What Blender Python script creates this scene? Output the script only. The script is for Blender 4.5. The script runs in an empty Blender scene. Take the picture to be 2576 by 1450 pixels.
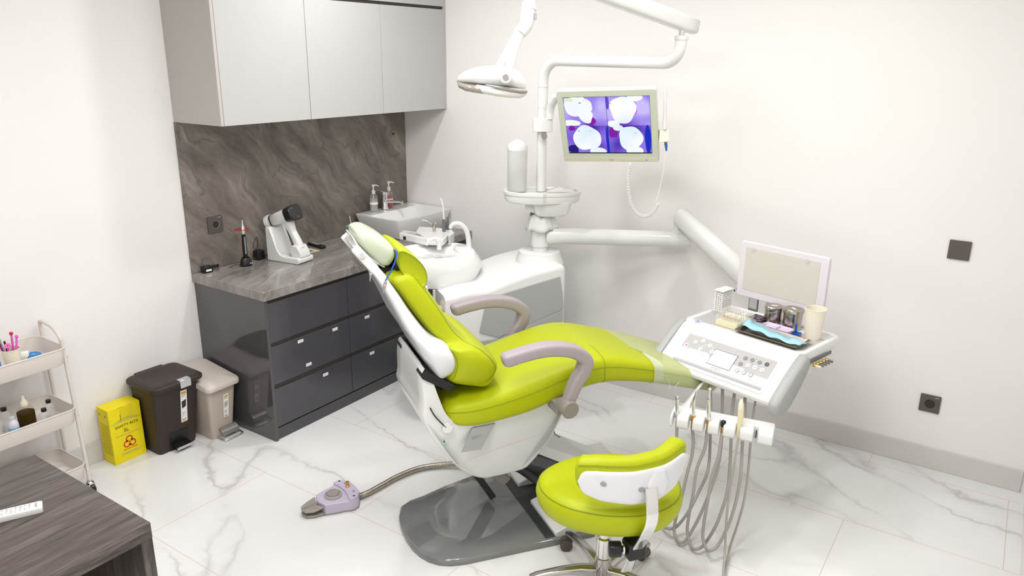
import bpy, math, random
import numpy as np
from mathutils import Matrix, Vector
S = bpy.context.scene
COL = S.collection
rnd = random.Random(7)

# ------------------------------------------------------------------ camera
CAM = np.array([-4.08939, -3.66643, 2.01567])
YAW, PITCH, ROLL, FPX = 0.981971, 0.299431, 0.011642, 1906.7869
_F = np.array([math.cos(PITCH)*math.sin(YAW), math.cos(PITCH)*math.cos(YAW), -math.sin(PITCH)])
_R = np.array([math.cos(YAW), -math.sin(YAW), 0.0]); _U = np.cross(_R, _F)
_R2 = _R*math.cos(ROLL)+_U*math.sin(ROLL); _U2 = _U*math.cos(ROLL)-_R*math.sin(ROLL)
cd = bpy.data.cameras.new('camera'); cam = bpy.data.objects.new('camera', cd); COL.objects.link(cam)
cd.sensor_width = 36; cd.lens = FPX/2576*36; cd.clip_start = .05; cd.clip_end = 50
m = Matrix.Identity(4)
for i in range(3):
    m[i][0] = _R2[i]; m[i][1] = _U2[i]; m[i][2] = -_F[i]; m[i][3] = CAM[i]
cam.matrix_world = m
S.camera = cam
# ------------------------------------------------------------------ light and exposure
S.view_settings.view_transform = 'Standard'; S.view_settings.look = 'None'
S.view_settings.gamma = 1; S.view_settings.exposure = -0.14
try: S.view_settings.use_curve_mapping = False
except Exception: pass
W_ = bpy.data.worlds.new('world'); S.world = W_; W_.use_nodes = True
W_.node_tree.nodes['Background'].inputs[0].default_value = (1, .98, .96, 1)
W_.node_tree.nodes['Background'].inputs[1].default_value = 0.3
CEIL = 2.85
def ceiling_lamp(x, y, r, p, col=(1, .985, .975)):
    l = bpy.data.lights.new('downlight_glow', 'AREA'); l.shape = 'DISK'; l.size = 2*r; l.energy = p; l.color = col; l.spread = math.radians(172)
    o = bpy.data.objects.new('downlight_glow', l); COL.objects.link(o); o.location = (x, y, CEIL-.03)
LAMPS = [(-1.15,-1.0),(-1.1,-2.95),(-2.9,-2.9),(-4.4,-1.6)]
for (x, y), p_ in zip(LAMPS, (15, 9, 6, 3)): ceiling_lamp(x, y, .07, p_)
FILL_PANELS = [(-1.95, -2.05, 1.2, .6), (-3.75, -2.55, 1.2, .6)]  # unseen ceiling panels added as soft fill to even out the light
for FILL_PANEL, p_ in zip(FILL_PANELS, (28, 42)):
  l = bpy.data.lights.new('panel_glow', 'AREA'); l.shape = 'RECTANGLE'; l.size = FILL_PANEL[2]; l.size_y = FILL_PANEL[3]; l.energy = p_; l.color = (1, .985, .975)
  o = bpy.data.objects.new('panel_glow', l); COL.objects.link(o); o.location = (FILL_PANEL[0], FILL_PANEL[1], CEIL-.035)

# ------------------------------------------------------------------ geometry helpers
def at(u, v, **k):
    """point of the real place seen at (u, v) of the photograph, on a known plane (x=, y=, z=), depth d= or plane pl=(point, normal)"""
    d = _F*FPX+_R2*(u-1288)-_U2*(v-725); d = d/np.linalg.norm(d)
    a, val = list(k.items())[0]
    if a == 'd': return CAM+d*val/(d@_F)
    if a == 'pl':
        P, n = np.array(val[0], float), np.array(val[1], float); return CAM+d*(((P-CAM)@n)/(d@n))
    i = 'xyz'.index(a); return CAM+d*(val-CAM[i])/d[i]
def V(*a): return np.array(a, float)
def unit(a): a = np.array(a, float); return a/np.linalg.norm(a)
class Fr:
    """a local frame: origin, right, up, normal"""
    def __init__(s, o, r, u):
        s.o = np.array(o, float); s.r = unit(r); u = np.array(u, float); u = u-s.r*(u@s.r); s.u = unit(u); s.n = np.cross(s.r, s.u)
    def p(s, a, b, c=0): return s.o+s.r*a+s.u*b+s.n*c
WORLD = Fr((0, 0, 0), (1, 0, 0), (0, 1, 0))
class G:
    def __init__(s): s.v = []; s.f = []; s.m = []
    def add(s, vs, fs, mi=0):
        b = len(s.v); s.v += [tuple(map(float, q)) for q in vs]
        for f in fs: s.f.append(tuple(b+i for i in f)); s.m.append(mi)
        return s
    def box(s, x0, x1, y0, y1, z0, z1, fr=WORLD, mi=0):
        vs = [fr.p(x, y, z) for z in (z0, z1) for y in (y0, y1) for x in (x0, x1)]
        s.add(vs, [(0, 2, 3, 1), (4, 5, 7, 6), (0, 1, 5, 4), (2, 6, 7, 3), (0, 4, 6, 2), (1, 3, 7, 5)], mi); return s
    def loft(s, loops, cap=True, closed=False, mi=0, capmi=None):
        n = len(loops[0]); b = len(s.v)
        for L in loops: s.v += [tuple(map(float, q)) for q in L]
        K = len(loops)
        for k in range(K if closed else K-1):
            a = b+k*n; c = b+((k+1) % K)*n
            for i in range(n):
                j = (i+1) % n; s.f.append((a+i, a+j, c+j, c+i)); s.m.append(mi)
        if cap and not closed:
            s.f.append(tuple(b+i for i in reversed(range(n)))); s.m.append(mi if capmi is None else capmi)
            s.f.append(tuple(b+(K-1)*n+i for i in range(n))); s.m.append(mi if capmi is None else capmi)
        return s
    def tube(s, path, r, n=12, cap=True, closed=False, mi=0, flat=1.0, up=None):
        P = [np.array(p, float) for p in path]; K = len(P)
        R = r if hasattr(r, '__len__') else [r]*K
        T = []
        for i in range(K):
            a = P[(i-1) % K] if (closed or i > 0) else P[i]; c = P[(i+1) % K] if (closed or i < K-1) else P[i]
            T.append(unit(c-a))
        if up is None:
            up = V(0, 0, 1) if abs(T[0][2]) < .9 else V(1, 0, 0)
        nrm = np.array(up, float); loops = []
        for i in range(K):
            nrm = nrm-T[i]*(nrm@T[i]); nrm = unit(nrm); bn = np.cross(T[i], nrm)
            loops.append([P[i]+(nrm*math.cos(2*math.pi*k/n)*flat+bn*math.sin(2*math.pi*k/n))*R[i] for k in range(n)])
        s.loft(loops, cap=cap, closed=closed, mi=mi); return s
    def rtube(s, path, hw, hh, up, e=3.5, n=20, mi=0):
        """tube with a rounded-rectangle section: hw across, hh along 'up' (lists or numbers)"""
        P = [np.array(p, float) for p in path]; K = len(P)
        A = hw if hasattr(hw, '__len__') else [hw]*K; B = hh if hasattr(hh, '__len__') else [hh]*K
        loops = []
        for i in range(K):
            t = unit(P[min(i+1, K-1)]-P[max(i-1, 0)]); U = np.array(up[i] if hasattr(up[0], '__len__') else up, float)
            U = unit(U-t*(U@t)); X = np.cross(t, U)
            loops.append([P[i]+X*A[i]*se(k, n, e)[0]+U*B[i]*se(k, n, e)[1] for k in range(n)])
        s.loft(loops, mi=mi); return s
    def lathe(s, prof, c=(0, 0, 0), n=28, fr=None, mi=0, sx=1, sy=1, cap=True):
        fr = fr or Fr(c, (1, 0, 0), (0, 1, 0)); loops = []
        for r, z in prof: loops.append([fr.p(r*math.cos(2*math.pi*k/n)*sx, r*math.sin(2*math.pi*k/n)*sy, z) for k in range(n)])
        s.loft(loops, cap=cap, mi=mi); return s
    def cyl(s, a, b, r, n=20, mi=0): s.tube([a, b], r, n, mi=mi); return s
    def prism(s, poly, t0, t1, fr, mi=0, capmi=None):
        """2D outline in the frame's right/up plane extruded along its normal"""
        s.loft([[fr.p(a, b, t0) for a, b in poly], [fr.p(a, b, t1) for a, b in poly]], mi=mi, capmi=capmi); return s
    def ell(s, c, rx, ry, rz, fr=WORLD, n=20, k=12, mi=0):
        c = np.array(c, float); loops = []
        for i in range(k+1):
            a = -math.pi/2+math.pi*i/k; rr = max(math.cos(a), .002)
            loops.append([c+fr.r*rx*rr*math.cos(2*math.pi*j/n)+fr.u*ry*rr*math.sin(2*math.pi*j/n)+fr.n*rz*math.sin(a) for j in range(n)])
        s.loft(loops, mi=mi); return s
def se(k, n, e):
    a = 2*math.pi*(k+.5)/n; c, t = math.cos(a), math.sin(a)
    return (math.copysign(abs(c)**(2/e), c), math.copysign(abs(t)**(2/e), t))
def rrect(x0, x1, y0, y1, r, n=6):
    out = []
    for cx, cy, a0 in ((x1-r, y1-r, 0), (x0+r, y1-r, 90), (x0+r, y0+r, 180), (x1-r, y0+r, 270)):
        for i in range(n+1):
            a = math.radians(a0+90*i/n); out.append((cx+r*math.cos(a), cy+r*math.sin(a)))
    return out
def smooth(pts, k=6, closed=False):
    """Catmull-Rom through the points (any dimension)"""
    P = [np.array(p, float) for p in pts]; n = len(P); out = []
    for i in range(n if closed else n-1):
        g = (lambda j: P[j % n]) if closed else (lambda j: P[j] if 0 <= j < n else (2*P[0]-P[1] if j < 0 else 2*P[-1]-P[-2]))
        p0, p1, p2, p3 = g(i-1), g(i), g(i+1), g(i+2)
        for q in range(k):
            t = q/k; out.append(.5*((2*p1)+(p2-p0)*t+(2*p0-5*p1+4*p2-p3)*t*t+(3*p1-p0-3*p2+p3)*t**3))
    if not closed: out.append(P[-1])
    return out
# ------------------------------------------------------------------ objects
XF = {}
def obj(name, g, mat, parent=None, bevel=0, seg=2, sub=0, auto=40, local=False, kind=None, label=None, ang=35):
    me = bpy.data.meshes.new(name)
    vs = np.array(g.v, float)
    if parent is not None and not local:
        M = XF[parent.name]; Mi = np.array(M.inverted()); vs = vs@Mi[:3, :3].T+Mi[:3, 3]
    me.from_pydata([tuple(q) for q in vs], [], g.f)
    for mt in (mat if isinstance(mat, (list, tuple)) else [mat]): me.materials.append(mt)
    if max(g.m, default=0) > 0: me.polygons.foreach_set('material_index', g.m)
    import bmesh
    bm = bmesh.new(); bm.from_mesh(me); bmesh.ops.recalc_face_normals(bm, faces=bm.faces); bm.to_mesh(me); bm.free()
    me.polygons.foreach_set('use_smooth', [True]*len(me.polygons))
    if not sub: me.set_sharp_from_angle(angle=math.radians(auto))
    me.update()
    o = bpy.data.objects.new(name, me); COL.objects.link(o)
    if bevel:
        b = o.modifiers.new('bevel', 'BEVEL'); b.width = bevel; b.segments = seg; b.limit_method = 'ANGLE'; b.angle_limit = math.radians(ang); b.harden_normals = False
    if sub:
        q = o.modifiers.new('sub', 'SUBSURF'); q.levels = sub; q.render_levels = sub
    if parent is not None:
        o.parent = parent; XF[o.name] = XF[parent.name]
    else: XF[o.name] = Matrix.Identity(4)
    if kind: o['kind'] = kind
    if label: o['label'] = label
    return o
def thing(name, label, cat, loc=(0, 0, 0), rz=0, group=None):
    o = bpy.data.objects.new(name, None); COL.objects.link(o); o.empty_display_size = .05
    o.location = tuple(loc); o.rotation_euler = (0, 0, rz)
    XF[o.name] = Matrix.Translation(Vector(tuple(loc)))@Matrix.Rotation(rz, 4, 'Z')
    o['label'] = label; o['category'] = cat
    if group: o['group'] = group
    return o
def solo(name, g, mat, label, cat, group=None, **k):
    """a thing that is one mesh; its origin goes to the middle of its base"""
    vs = np.array(g.v); b = V((vs[:, 0].min()+vs[:, 0].max())/2, (vs[:, 1].min()+vs[:, 1].max())/2, vs[:, 2].min())
    g.v = [tuple(q) for q in vs-b]
    o = obj(name, g, mat, **k); o.location = tuple(b); XF[o.name] = Matrix.Translation(Vector(tuple(b)))
    o['label'] = label; o['category'] = cat
    if group: o['group'] = group
    return o
def struct(name, g, mat, **k): return obj(name, g, mat, kind='structure', **k)
def kids(o): return [c for c in bpy.data.objects if c.parent == o]
def copy_tree(o, parent=None):
    c = o.copy(); COL.objects.link(c); c.parent = parent
    for ch in kids(o): copy_tree(ch, c)
    return c
def text_geo(body, size, fr, a, b, g=None, mi=0, align='CENTER', lift=.0006, sx=1.0):
    cu = bpy.data.curves.new('lettering', 'FONT'); cu.body = body; cu.size = size; cu.align_x = align; cu.align_y = 'CENTER'
    o = bpy.data.objects.new('lettering', cu); me = bpy.data.meshes.new_from_object(o)
    g = g or G(); g.add([fr.p(a+v.co.x*sx, b+v.co.y, lift) for v in me.vertices], [tuple(p.vertices) for p in me.polygons], mi)
    bpy.data.objects.remove(o); bpy.data.curves.remove(cu); bpy.data.meshes.remove(me)
    return g
# ------------------------------------------------------------------ materials
MATS = {}
def mat(name, col, rough=.5, metal=0, spec=.5, noise=0, nscale=30, bump=0, bscale=200, trans=0, alpha=1, emit=None, es=1, coat=0, ior=1.45, sheen=0):
    if name in MATS: return MATS[name]
    m = bpy.data.materials.new(name); m.use_nodes = True; nt = m.node_tree; b = nt.nodes['Principled BSDF']
    b.inputs['Base Color'].default_value = (*col, 1); b.inputs['Roughness'].default_value = rough
    b.inputs['Metallic'].default_value = metal; b.inputs['Specular IOR Level'].default_value = spec
    b.inputs['Transmission Weight'].default_value = trans; b.inputs['Alpha'].default_value = alpha
    b.inputs['Coat Weight'].default_value = coat; b.inputs['IOR'].default_value = ior
    if sheen: b.inputs['Sheen Weight'].default_value = sheen
    if emit: b.inputs['Emission Color'].default_value = (*emit, 1); b.inputs['Emission Strength'].default_value = es
    tc = nt.nodes.new('ShaderNodeTexCoord')
    if noise:
        n = nt.nodes.new('ShaderNodeTexNoise'); n.inputs['Scale'].default_value = nscale; n.inputs['Detail'].default_value = 3
        r = nt.nodes.new('ShaderNodeMapRange'); r.inputs['To Min'].default_value = 1-noise; r.inputs['To Max'].default_value = 1+noise
        x = nt.nodes.new('ShaderNodeVectorMath'); x.operation = 'SCALE'; x.inputs[0].default_value = col
        nt.links.new(tc.outputs['Object'], n.inputs['Vector']); nt.links.new(n.outputs['Fac'], r.inputs['Value'])
        nt.links.new(r.outputs[0], x.inputs['Scale']); nt.links.new(x.outputs[0], b.inputs['Base Color'])
    if bump:
        n = nt.nodes.new('ShaderNodeTexNoise'); n.inputs['Scale'].default_value = bscale; n.inputs['Detail'].default_value = 2
        q = nt.nodes.new('ShaderNodeBump'); q.inputs['Strength'].default_value = bump; q.inputs['Distance'].default_value = .002
        nt.links.new(tc.outputs['Object'], n.inputs['Vector']); nt.links.new(n.outputs['Fac'], q.inputs['Height']); nt.links.new(q.outputs[0], b.inputs['Normal'])
    MATS[name] = m; return m
class NT:
    def __init__(s, m): s.m = m; s.t = m.node_tree; s.b = s.t.nodes['Principled BSDF']
    def n(s, kind, **k):
        q = s.t.nodes.new('ShaderNode'+kind)
        for a, v in k.items():
            if a in q.inputs.keys(): q.inputs[a].default_value = v
            else: setattr(q, a, v)
        return q
    def l(s, a, b): s.t.links.new(a, b)
    def math(s, op, a, b=None):
        q = s.t.nodes.new('ShaderNodeMath'); q.operation = op
        for i, x in enumerate((a, b)):
            if x is None: continue
            if isinstance(x, (int, float)): q.inputs[i].default_value = x
            else: s.l(x, q.inputs[i])
        return q.outputs[0]
    def ramp(s, fac, stops):
        q = s.t.nodes.new('ShaderNodeValToRGB'); e = q.color_ramp.elements
        while len(e) < len(stops): e.new(.5)
        for i, (p, c) in enumerate(stops): e[i].position = p; e[i].color = (*c, 1) if len(c) == 3 else c
        s.l(fac, q.inputs[0]); return q.outputs[0]
    def mix(s, fac, a, b, mode='MIX'):
        q = s.t.nodes.new('ShaderNodeMix'); q.data_type = 'RGBA'; q.blend_type = mode
        for i, x in ((0, fac), (6, a), (7, b)):
            if isinstance(x, (int, float)): q.inputs[i].default_value = x
            elif isinstance(x, tuple): q.inputs[i].default_value = (*x, 1)
            else: s.l(x, q.inputs[i])
        return q.outputs[2]
    def coord(s, scale=(1, 1, 1), rot=(0, 0, 0), loc=(0, 0, 0)):
        t = s.n('TexCoord'); mp = s.n('Mapping'); mp.inputs['Scale'].default_value = scale; mp.inputs['Rotation'].default_value = rot; mp.inputs['Location'].default_value = loc
        s.l(t.outputs['Object'], mp.inputs['Vector']); return mp.outputs[0]
def lin(r, g=None, b=None):
    if g is None: g = b = r
    f = lambda c: (c/255/12.92) if c/255 <= .04045 else ((c/255+.055)/1.055)**2.4
    return (f(r), f(g), f(b))

# floor: glossy white porcelain with grey veins and thin brown joints
m_floor = mat('floor_tile', (.8, .8, .8), .13, spec=.45); q = NT(m_floor)
c = q.coord((1, 1, 1))
w = q.n('TexNoise', Scale=1.6, Detail=6.0); w.inputs['Roughness'].default_value = .6; q.l(c, w.inputs['Vector'])
wa = q.t.nodes.new('ShaderNodeVectorMath'); wa.operation = 'SCALE'; wa.inputs['Scale'].default_value = .38
q.l(w.outputs['Color'], wa.inputs[0])
wb = q.t.nodes.new('ShaderNodeVectorMath'); wb.operation = 'ADD'; q.l(c, wb.inputs[0]); q.l(wa.outputs[0], wb.inputs[1])
m0 = q.n('Mapping'); m0.inputs['Rotation'].default_value = (0, 0, math.radians(-66)); q.l(wb.outputs[0], m0.inputs['Vector'])
mp = q.n('Mapping'); mp.inputs['Scale'].default_value = (.5, 2.2, 1); q.l(m0.outputs[0], mp.inputs['Vector'])
vn = q.n('TexNoise', Scale=.95, Detail=1.5); q.l(mp.outputs[0], vn.inputs['Vector'])
vein = q.math('ABSOLUTE', q.math('SUBTRACT', vn.outputs['Fac'], .5))
vfac = q.ramp(vein, [(0, (1, 1, 1)), (.004, (.6, .6, .6)), (.012, (.15, .15, .15)), (.05, (0, 0, 0))])
br = q.n('TexNoise', Scale=2.2, Detail=3.0); q.l(c, br.inputs['Vector'])
vmask = q.ramp(br.outputs['Fac'], [(.38, (.15, .15, .15)), (.6, (1, 1, 1))])
vf = q.math('MULTIPLY', vfac, vmask)
cloud = q.n('TexNoise', Scale=1.1, Detail=4.0); q.l(c, cloud.inputs['Vector'])
base = q.ramp(cloud.outputs['Fac'], [(.3, (.74, .737, .732)), (.65, (.82, .817, .813))])
colr = q.mix(q.math('MULTIPLY', vf, .62), base, (.36, .345, .34))
bt = q.n('TexBrick'); bt.offset = .5; bt.inputs['Scale'].default_value = 1; bt.inputs['Mortar Size'].default_value = .0013; bt.inputs['Mortar Smooth'].default_value = 0
bt.inputs['Brick Width'].default_value = 1.24; bt.inputs['Row Height'].default_value = .62
for i in (1, 2): bt.inputs[i].default_value = (0, 0, 0, 1)
bt.inputs[3].default_value = (1, 1, 1, 1)
sx = q.n('SeparateXYZ'); q.l(c, sx.inputs[0]); cx = q.n('CombineXYZ')
q.l(q.math('ADD', sx.outputs[1], 1.41+1.24*4), cx.inputs[0]); q.l(q.math('ADD', sx.outputs[0], 1.984+.62*9), cx.inputs[1]); q.l(cx.outputs[0], bt.inputs['Vector'])
colr = q.mix(bt.outputs['Color'], colr, (.56, .49, .40))
q.l(colr, q.b.inputs['Base Color'])
# skirting: same tile, greyer
m_skirt = mat('skirting_tile', (.64, .625, .61), .25, noise=.06, nscale=3)
m_wall = mat('painted_wall', (.86, .845, .83), .85, spec=.2, noise=.012, nscale=3, bump=.05, bscale=120)
m_ceil = mat('ceiling_paint', (.92, .91, .90), .9, spec=.2)
def marble(name, scale, rot, cols, rough, stretch=(1, 4, 1)):
    m = mat(name, (.3, .3, .3), rough, spec=.5); q = NT(m); c = q.coord((1, 1, 1), rot)
    w = q.n('TexNoise', Scale=3.0*scale, Detail=8.0); q.l(c, w.inputs['Vector'])
    wa = q.t.nodes.new('ShaderNodeVectorMath'); wa.operation = 'SCALE'; wa.inputs['Scale'].default_value = .22/scale; q.l(w.outputs['Color'], wa.inputs[0])
    wb = q.t.nodes.new('ShaderNodeVectorMath'); wb.operation = 'ADD'; q.l(c, wb.inputs[0]); q.l(wa.outputs[0], wb.inputs[1])
    mp = q.n('Mapping'); mp.inputs['Scale'].default_value = stretch; q.l(wb.outputs[0], mp.inputs['Vector'])
    a = q.n('TexNoise', Scale=2.2*scale, Detail=9.0); a.inputs['Roughness'].default_value = .68; q.l(mp.outputs[0], a.inputs['Vector'])
    col = q.ramp(a.outputs['Fac'], [(.30, cols[0]), (.45, cols[1]), (.56, cols[2]), (.72, cols[3])])
    v = q.n('TexNoise', Scale=1.5*scale, Detail=3.0); q.l(mp.outputs[0], v.inputs['Vector'])
    vv = q.ramp(q.math('ABSOLUTE', q.math('SUBTRACT', v.outputs['Fac'], .5)), [(0, (1, 1, 1)), (.012, (0, 0, 0))])
    q.l(q.mix(q.math('MULTIPLY', vv, .55), col, cols[0]), q.b.inputs['Base Color']); return m
mc = [lin(80, 74, 69), lin(112, 105, 98), lin(129, 122, 114), lin(162, 156, 148)]
m_splash = marble('grey_marble_panel', 1.0, (0, math.radians(-50), 0), mc, .28, (1, 1, 3.6))
mc2 = [lin(98, 93, 90), lin(132, 127, 123), lin(149, 144, 140), lin(178, 174, 170)]
m_top = marble('grey_marble_worktop', 1.1, (0, 0, math.radians(-20)), mc2, .12, (.9, 4.5, 1))
# wood
def wood(name, rot, cols, rough=.38, sc=(1, 1, 1)):
    m = mat(name, (.1, .1, .1), rough, spec=.4); q = NT(m); c = q.coord(sc, rot)
    n1 = q.n('TexNoise', Scale=3.0, Detail=6.0); n1.inputs['Distortion'].default_value = .6; q.l(c, n1.inputs['Vector'])
    mp = q.n('Mapping'); mp.inputs['Scale'].default_value = (1, 5, 1); q.l(c, mp.inputs['Vector'])
    n2 = q.n('TexNoise', Scale=9.0, Detail=4.0); q.l(mp.outputs[0], n2.inputs['Vector'])
    f = q.math('ADD', q.math('MULTIPLY', n1.outputs['Fac'], .45), q.math('MULTIPLY', n2.outputs['Fac'], .55))
    q.l(q.ramp(f, [(.36, cols[0]), (.5, cols[1]), (.64, cols[2])]), q.b.inputs['Base Color']); return m
wc = [lin(56, 49, 46), lin(80, 73, 70), lin(108, 100, 95)]
m_wood = wood('dark_ash_veneer', (0, 0, math.radians(-3)), wc, .42, (1.2, 13, 13))
m_woodv = wood('dark_ash_veneer_edge', (0, 0, 0), [lin(48, 42, 40), lin(72, 66, 63), lin(104, 98, 94)], .45, (9, 9, 1.1))
m_cab = mat('light_grey_laminate', lin(186, 185, 185), .45, noise=.01)
m_cabside = mat('light_grey_laminate_side', lin(188, 183, 179), .5)
m_dark = mat('charcoal_gloss', lin(70, 69, 74), .09, spec=.5, coat=.3)
m_darkside = mat('charcoal_gloss_panel', lin(72, 70, 72), .07, spec=.6, coat=.5)
m_gap = mat('shadow_groove', lin(45, 43, 40), .6)  # even dark grey for gaps, socket wells and the dark socket ring
m_handle = mat('grip_channel', lin(62, 58, 54), .4, metal=.3)
m_white = mat('white_plastic', (.75, .75, .745), .22, coat=.3)
m_whitem = mat('white_matt_plastic', (.74, .74, .73), .45)
m_ceram = mat('white_ceramic', (.80, .80, .79), .08, coat=.5)
m_green = mat('lime_leatherette', (.41, .462, .002), .42, spec=.35, bump=.25, bscale=420, noise=.03, nscale=60)
m_stitch = mat('lime_stitching', (.20, .26, .003), .7)
m_pale = mat('film_covered_cushion', (.52, .575, .43), .3, noise=.04, nscale=12, coat=.3)  # green cushion; the film's pale reflection is put into the colour
m_shellw = mat('white_back_shell', (.72, .72, .745), .2, coat=.4)
m_armg = mat('grey_soft_plastic', lin(163, 153, 158), .5)
m_knobg = mat('grey_plastic_knob', lin(140, 133, 130), .5)
m_plate = mat('grey_gloss_base', lin(118, 120, 119), .08, coat=.8)
m_iron = mat('dark_iron', lin(58, 62, 62), .45, metal=.2)
m_steelg = mat('grey_painted_steel', lin(104, 106, 106), .4)
m_panelg = mat('grey_panel', lin(168, 170, 170), .45, noise=.01)
m_pang2 = mat('grey_decal', lin(178, 176, 176), .5)
m_black = mat('black_plastic', (.010, .010, .010), .35)
m_blackm = mat('black_rubber', (.012, .012, .012), .7)
m_chrome = mat('chrome', (.78, .78, .78), .09, metal=1)
m_alu = mat('polished_aluminium', (.55, .53, .52), .2, metal=1)
m_steel = mat('stainless_steel', (.50, .46, .42), .18, metal=1)
m_gold = mat('brass_fitting', (.65, .38, .06), .3, metal=.9)
m_hose = mat('grey_hose', lin(168, 164, 157), .45)
m_hosed = mat('flexible_steel_hose', (.42, .38, .32), .28, metal=1)
m_paper = mat('white_paper', (.85, .84, .82), .7)
m_ink = mat('black_ink', (.02, .02, .02), .7)
m_inkg = mat('grey_ink', (.25, .25, .25), .7)
m_red = mat('red_ink', (.62, .02, .015), .6)
m_yel = mat('yellow_cardboard', lin(238, 219, 4), .55, noise=.03, nscale=8)
m_yeld = mat('yellow_print', lin(150, 138, 10), .7)
m_brown = mat('dark_brown_plastic', lin(50, 40, 37), .5, bump=.1)
m_beige = mat('beige_plastic', lin(188, 176, 164), .5, bump=.1)
m_beigel = mat('beige_plastic_lid', lin(206, 197, 189), .45)
m_lav = mat('lavender_plastic', lin(192, 184, 203), .35)
m_pedg = mat('warm_grey_plastic', lin(148, 144, 136), .45)
m_blue = mat('blue_plastic', (.01, .10, .55), .3)
m_lblue = mat('sterilisation_pouch_blue', lin(158, 208, 228), .28, noise=.15, nscale=30, coat=.5)
m_purple = mat('lilac_tray', lin(206, 190, 214), .35)
m_cream = mat('cream_plastic', lin(236, 228, 188), .45)
m_cup = mat('cream_paper_cup', lin(240, 233, 214), .6)
m_glass = mat('clear_plastic', (.95, .96, .97), .06, trans=.92, ior=1.2)
m_film = mat('clear_film', (.80, .84, .70), .12, alpha=.34)
m_acryl = mat('clear_acrylic', (.93, .93, .93), .08, alpha=.22, spec=.6)
m_clear = mat('clear_bottle', (.93, .93, .93), .05, alpha=.10, spec=.8)
m_frost = mat('frosted_plastic', (.80, .80, .79), .3, alpha=.62)
m_outlet = mat('dark_grey_outlet', lin(88, 82, 78), .35)
m_troll = mat('white_painted_metal', lin(222, 215, 208), .4)
# ------------------------------------------------------------------ the room
X0, Y0 = -5.4, -3.95
struct('floor', G().box(X0, .1, Y0, .1, -.1, 0), m_floor)
struct('wall_left', G().box(X0, .1, 0, .1, 0, CEIL), m_wall)
struct('wall_right', G().box(0, .1, Y0, 0, 0, CEIL), m_wall)
struct('wall_front', G().box(X0, .1, Y0-.1, Y0, 0, CEIL), m_wall)
struct('wall_back', G().box(X0-.1, X0, Y0, .1, 0, CEIL), m_wall)
struct('ceiling', G().box(X0, .1, Y0, .1, CEIL, CEIL+.1), m_ceil)
struct('baseboard_right', G().box(-.012, 0, Y0+.02, -.6, 0, .115), m_skirt, bevel=.002)
struct('baseboard_left', G().box(X0, -1.765, -.012, 0, 0, .115), m_skirt, bevel=.002)
m_glow = mat('lamp_glow', (1, 1, 1), .5, emit=(1, .98, .96), es=2.5)
for i, (x, y) in enumerate(LAMPS):
    t = thing('ceiling_downlight', 'round recessed ceiling downlight above the room, out of the picture', 'lamp', (x, y, CEIL-.02), group='ceiling downlights')
    obj('bezel', G().lathe([(.092, -.0), (.11, .0), (.11, .02), (.092, .02)], (x, y, CEIL-.02), 32), m_white, t)
    obj('diffuser', G().lathe([(.001, .012), (.092, .012), (.092, .02), (.001, .02)], (x, y, CEIL-.02), 32), m_glow, t)

PL_ = ['flat ceiling panel light over the dental chair, out of the picture', 'flat ceiling panel light above the photographer, out of the picture']  # bodies of the added fill panels
for FILL_PANEL in FILL_PANELS:
    t = thing('ceiling_panel_light', PL_[FILL_PANELS.index(FILL_PANEL)], 'lamp', (FILL_PANEL[0], FILL_PANEL[1], CEIL-.03))
    obj('panel_frame', G().loft([[V(FILL_PANEL[0]+a, FILL_PANEL[1]+b, z) for a, b in rrect(-FILL_PANEL[2]/2-.02, FILL_PANEL[2]/2+.02, -FILL_PANEL[3]/2-.02, FILL_PANEL[3]/2+.02, .01)] for z in (CEIL-.028, CEIL)]), m_white, t)
    obj('diffuser', G().box(FILL_PANEL[0]-FILL_PANEL[2]/2, FILL_PANEL[0]+FILL_PANEL[2]/2, FILL_PANEL[1]-FILL_PANEL[3]/2, FILL_PANEL[1]+FILL_PANEL[3]/2, CEIL-.031, CEIL-.028), m_glow, t)

# ------------------------------------------------------------------ wall cabinets (light grey)
ZB, ZG0, ZG1, YF = 1.662, 2.285, 2.303, -.393
ws = [(-1.756, -1.185), (-1.185, -.612), (-.612, -.022)]
wl = ['light grey wall cabinet at the left end, with the exposed side panel', 'light grey wall cabinet in the middle of the row of three', 'light grey wall cabinet at the right end, touching the right wall']
for i, (a, b) in enumerate(ws):
    t = thing('wall_cabinet', wl[i], 'cabinet', ((a+b)/2, YF/2, ZB), group='wall cabinets above the worktop')
    ca = a+(.018 if i == 0 else .001); cb = b-.001
    obj('carcass', G().box(ca, cb, YF+.02, -.002, ZB+.003, 2.7), m_cabside, t)
    if i == 0: obj('side_panel', G().box(a, a+.017, YF, -.002, ZB, 2.7), m_cabside, t, bevel=.001)
    l = a+(.019 if i == 0 else .0015); r = b-.0015
    obj('door', G().box(l, r, YF, YF+.018, ZB, ZG0), m_cab, t, bevel=.001, label='lower door')
    obj('grip_channel', G().box(l, r, YF+.012, YF+.03, ZG0, ZG1+.03), m_handle, t)
    obj('door', G().box(l, r, YF, YF+.018, ZG1, 2.7), m_cab, t, bevel=.001, label='upper door')
    if i == 2: obj('filler_strip', G().box(b, -.001, YF, YF+.018, ZB, 2.7), m_cab, t, bevel=.001)

# ------------------------------------------------------------------ marble panel and worktop
solo('backsplash', G().box(-1.758, -.001, -.016, -.0005, .851, ZB), m_splash, 'grey marble backsplash panel between worktop and wall cabinets', 'backsplash', bevel=.0015)
solo('worktop', G().box(-1.758, -.001, -.6, -.001, .801, .85), m_top, 'grey marble worktop with a square front edge, under the white basin', 'worktop', bevel=.002)

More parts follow.
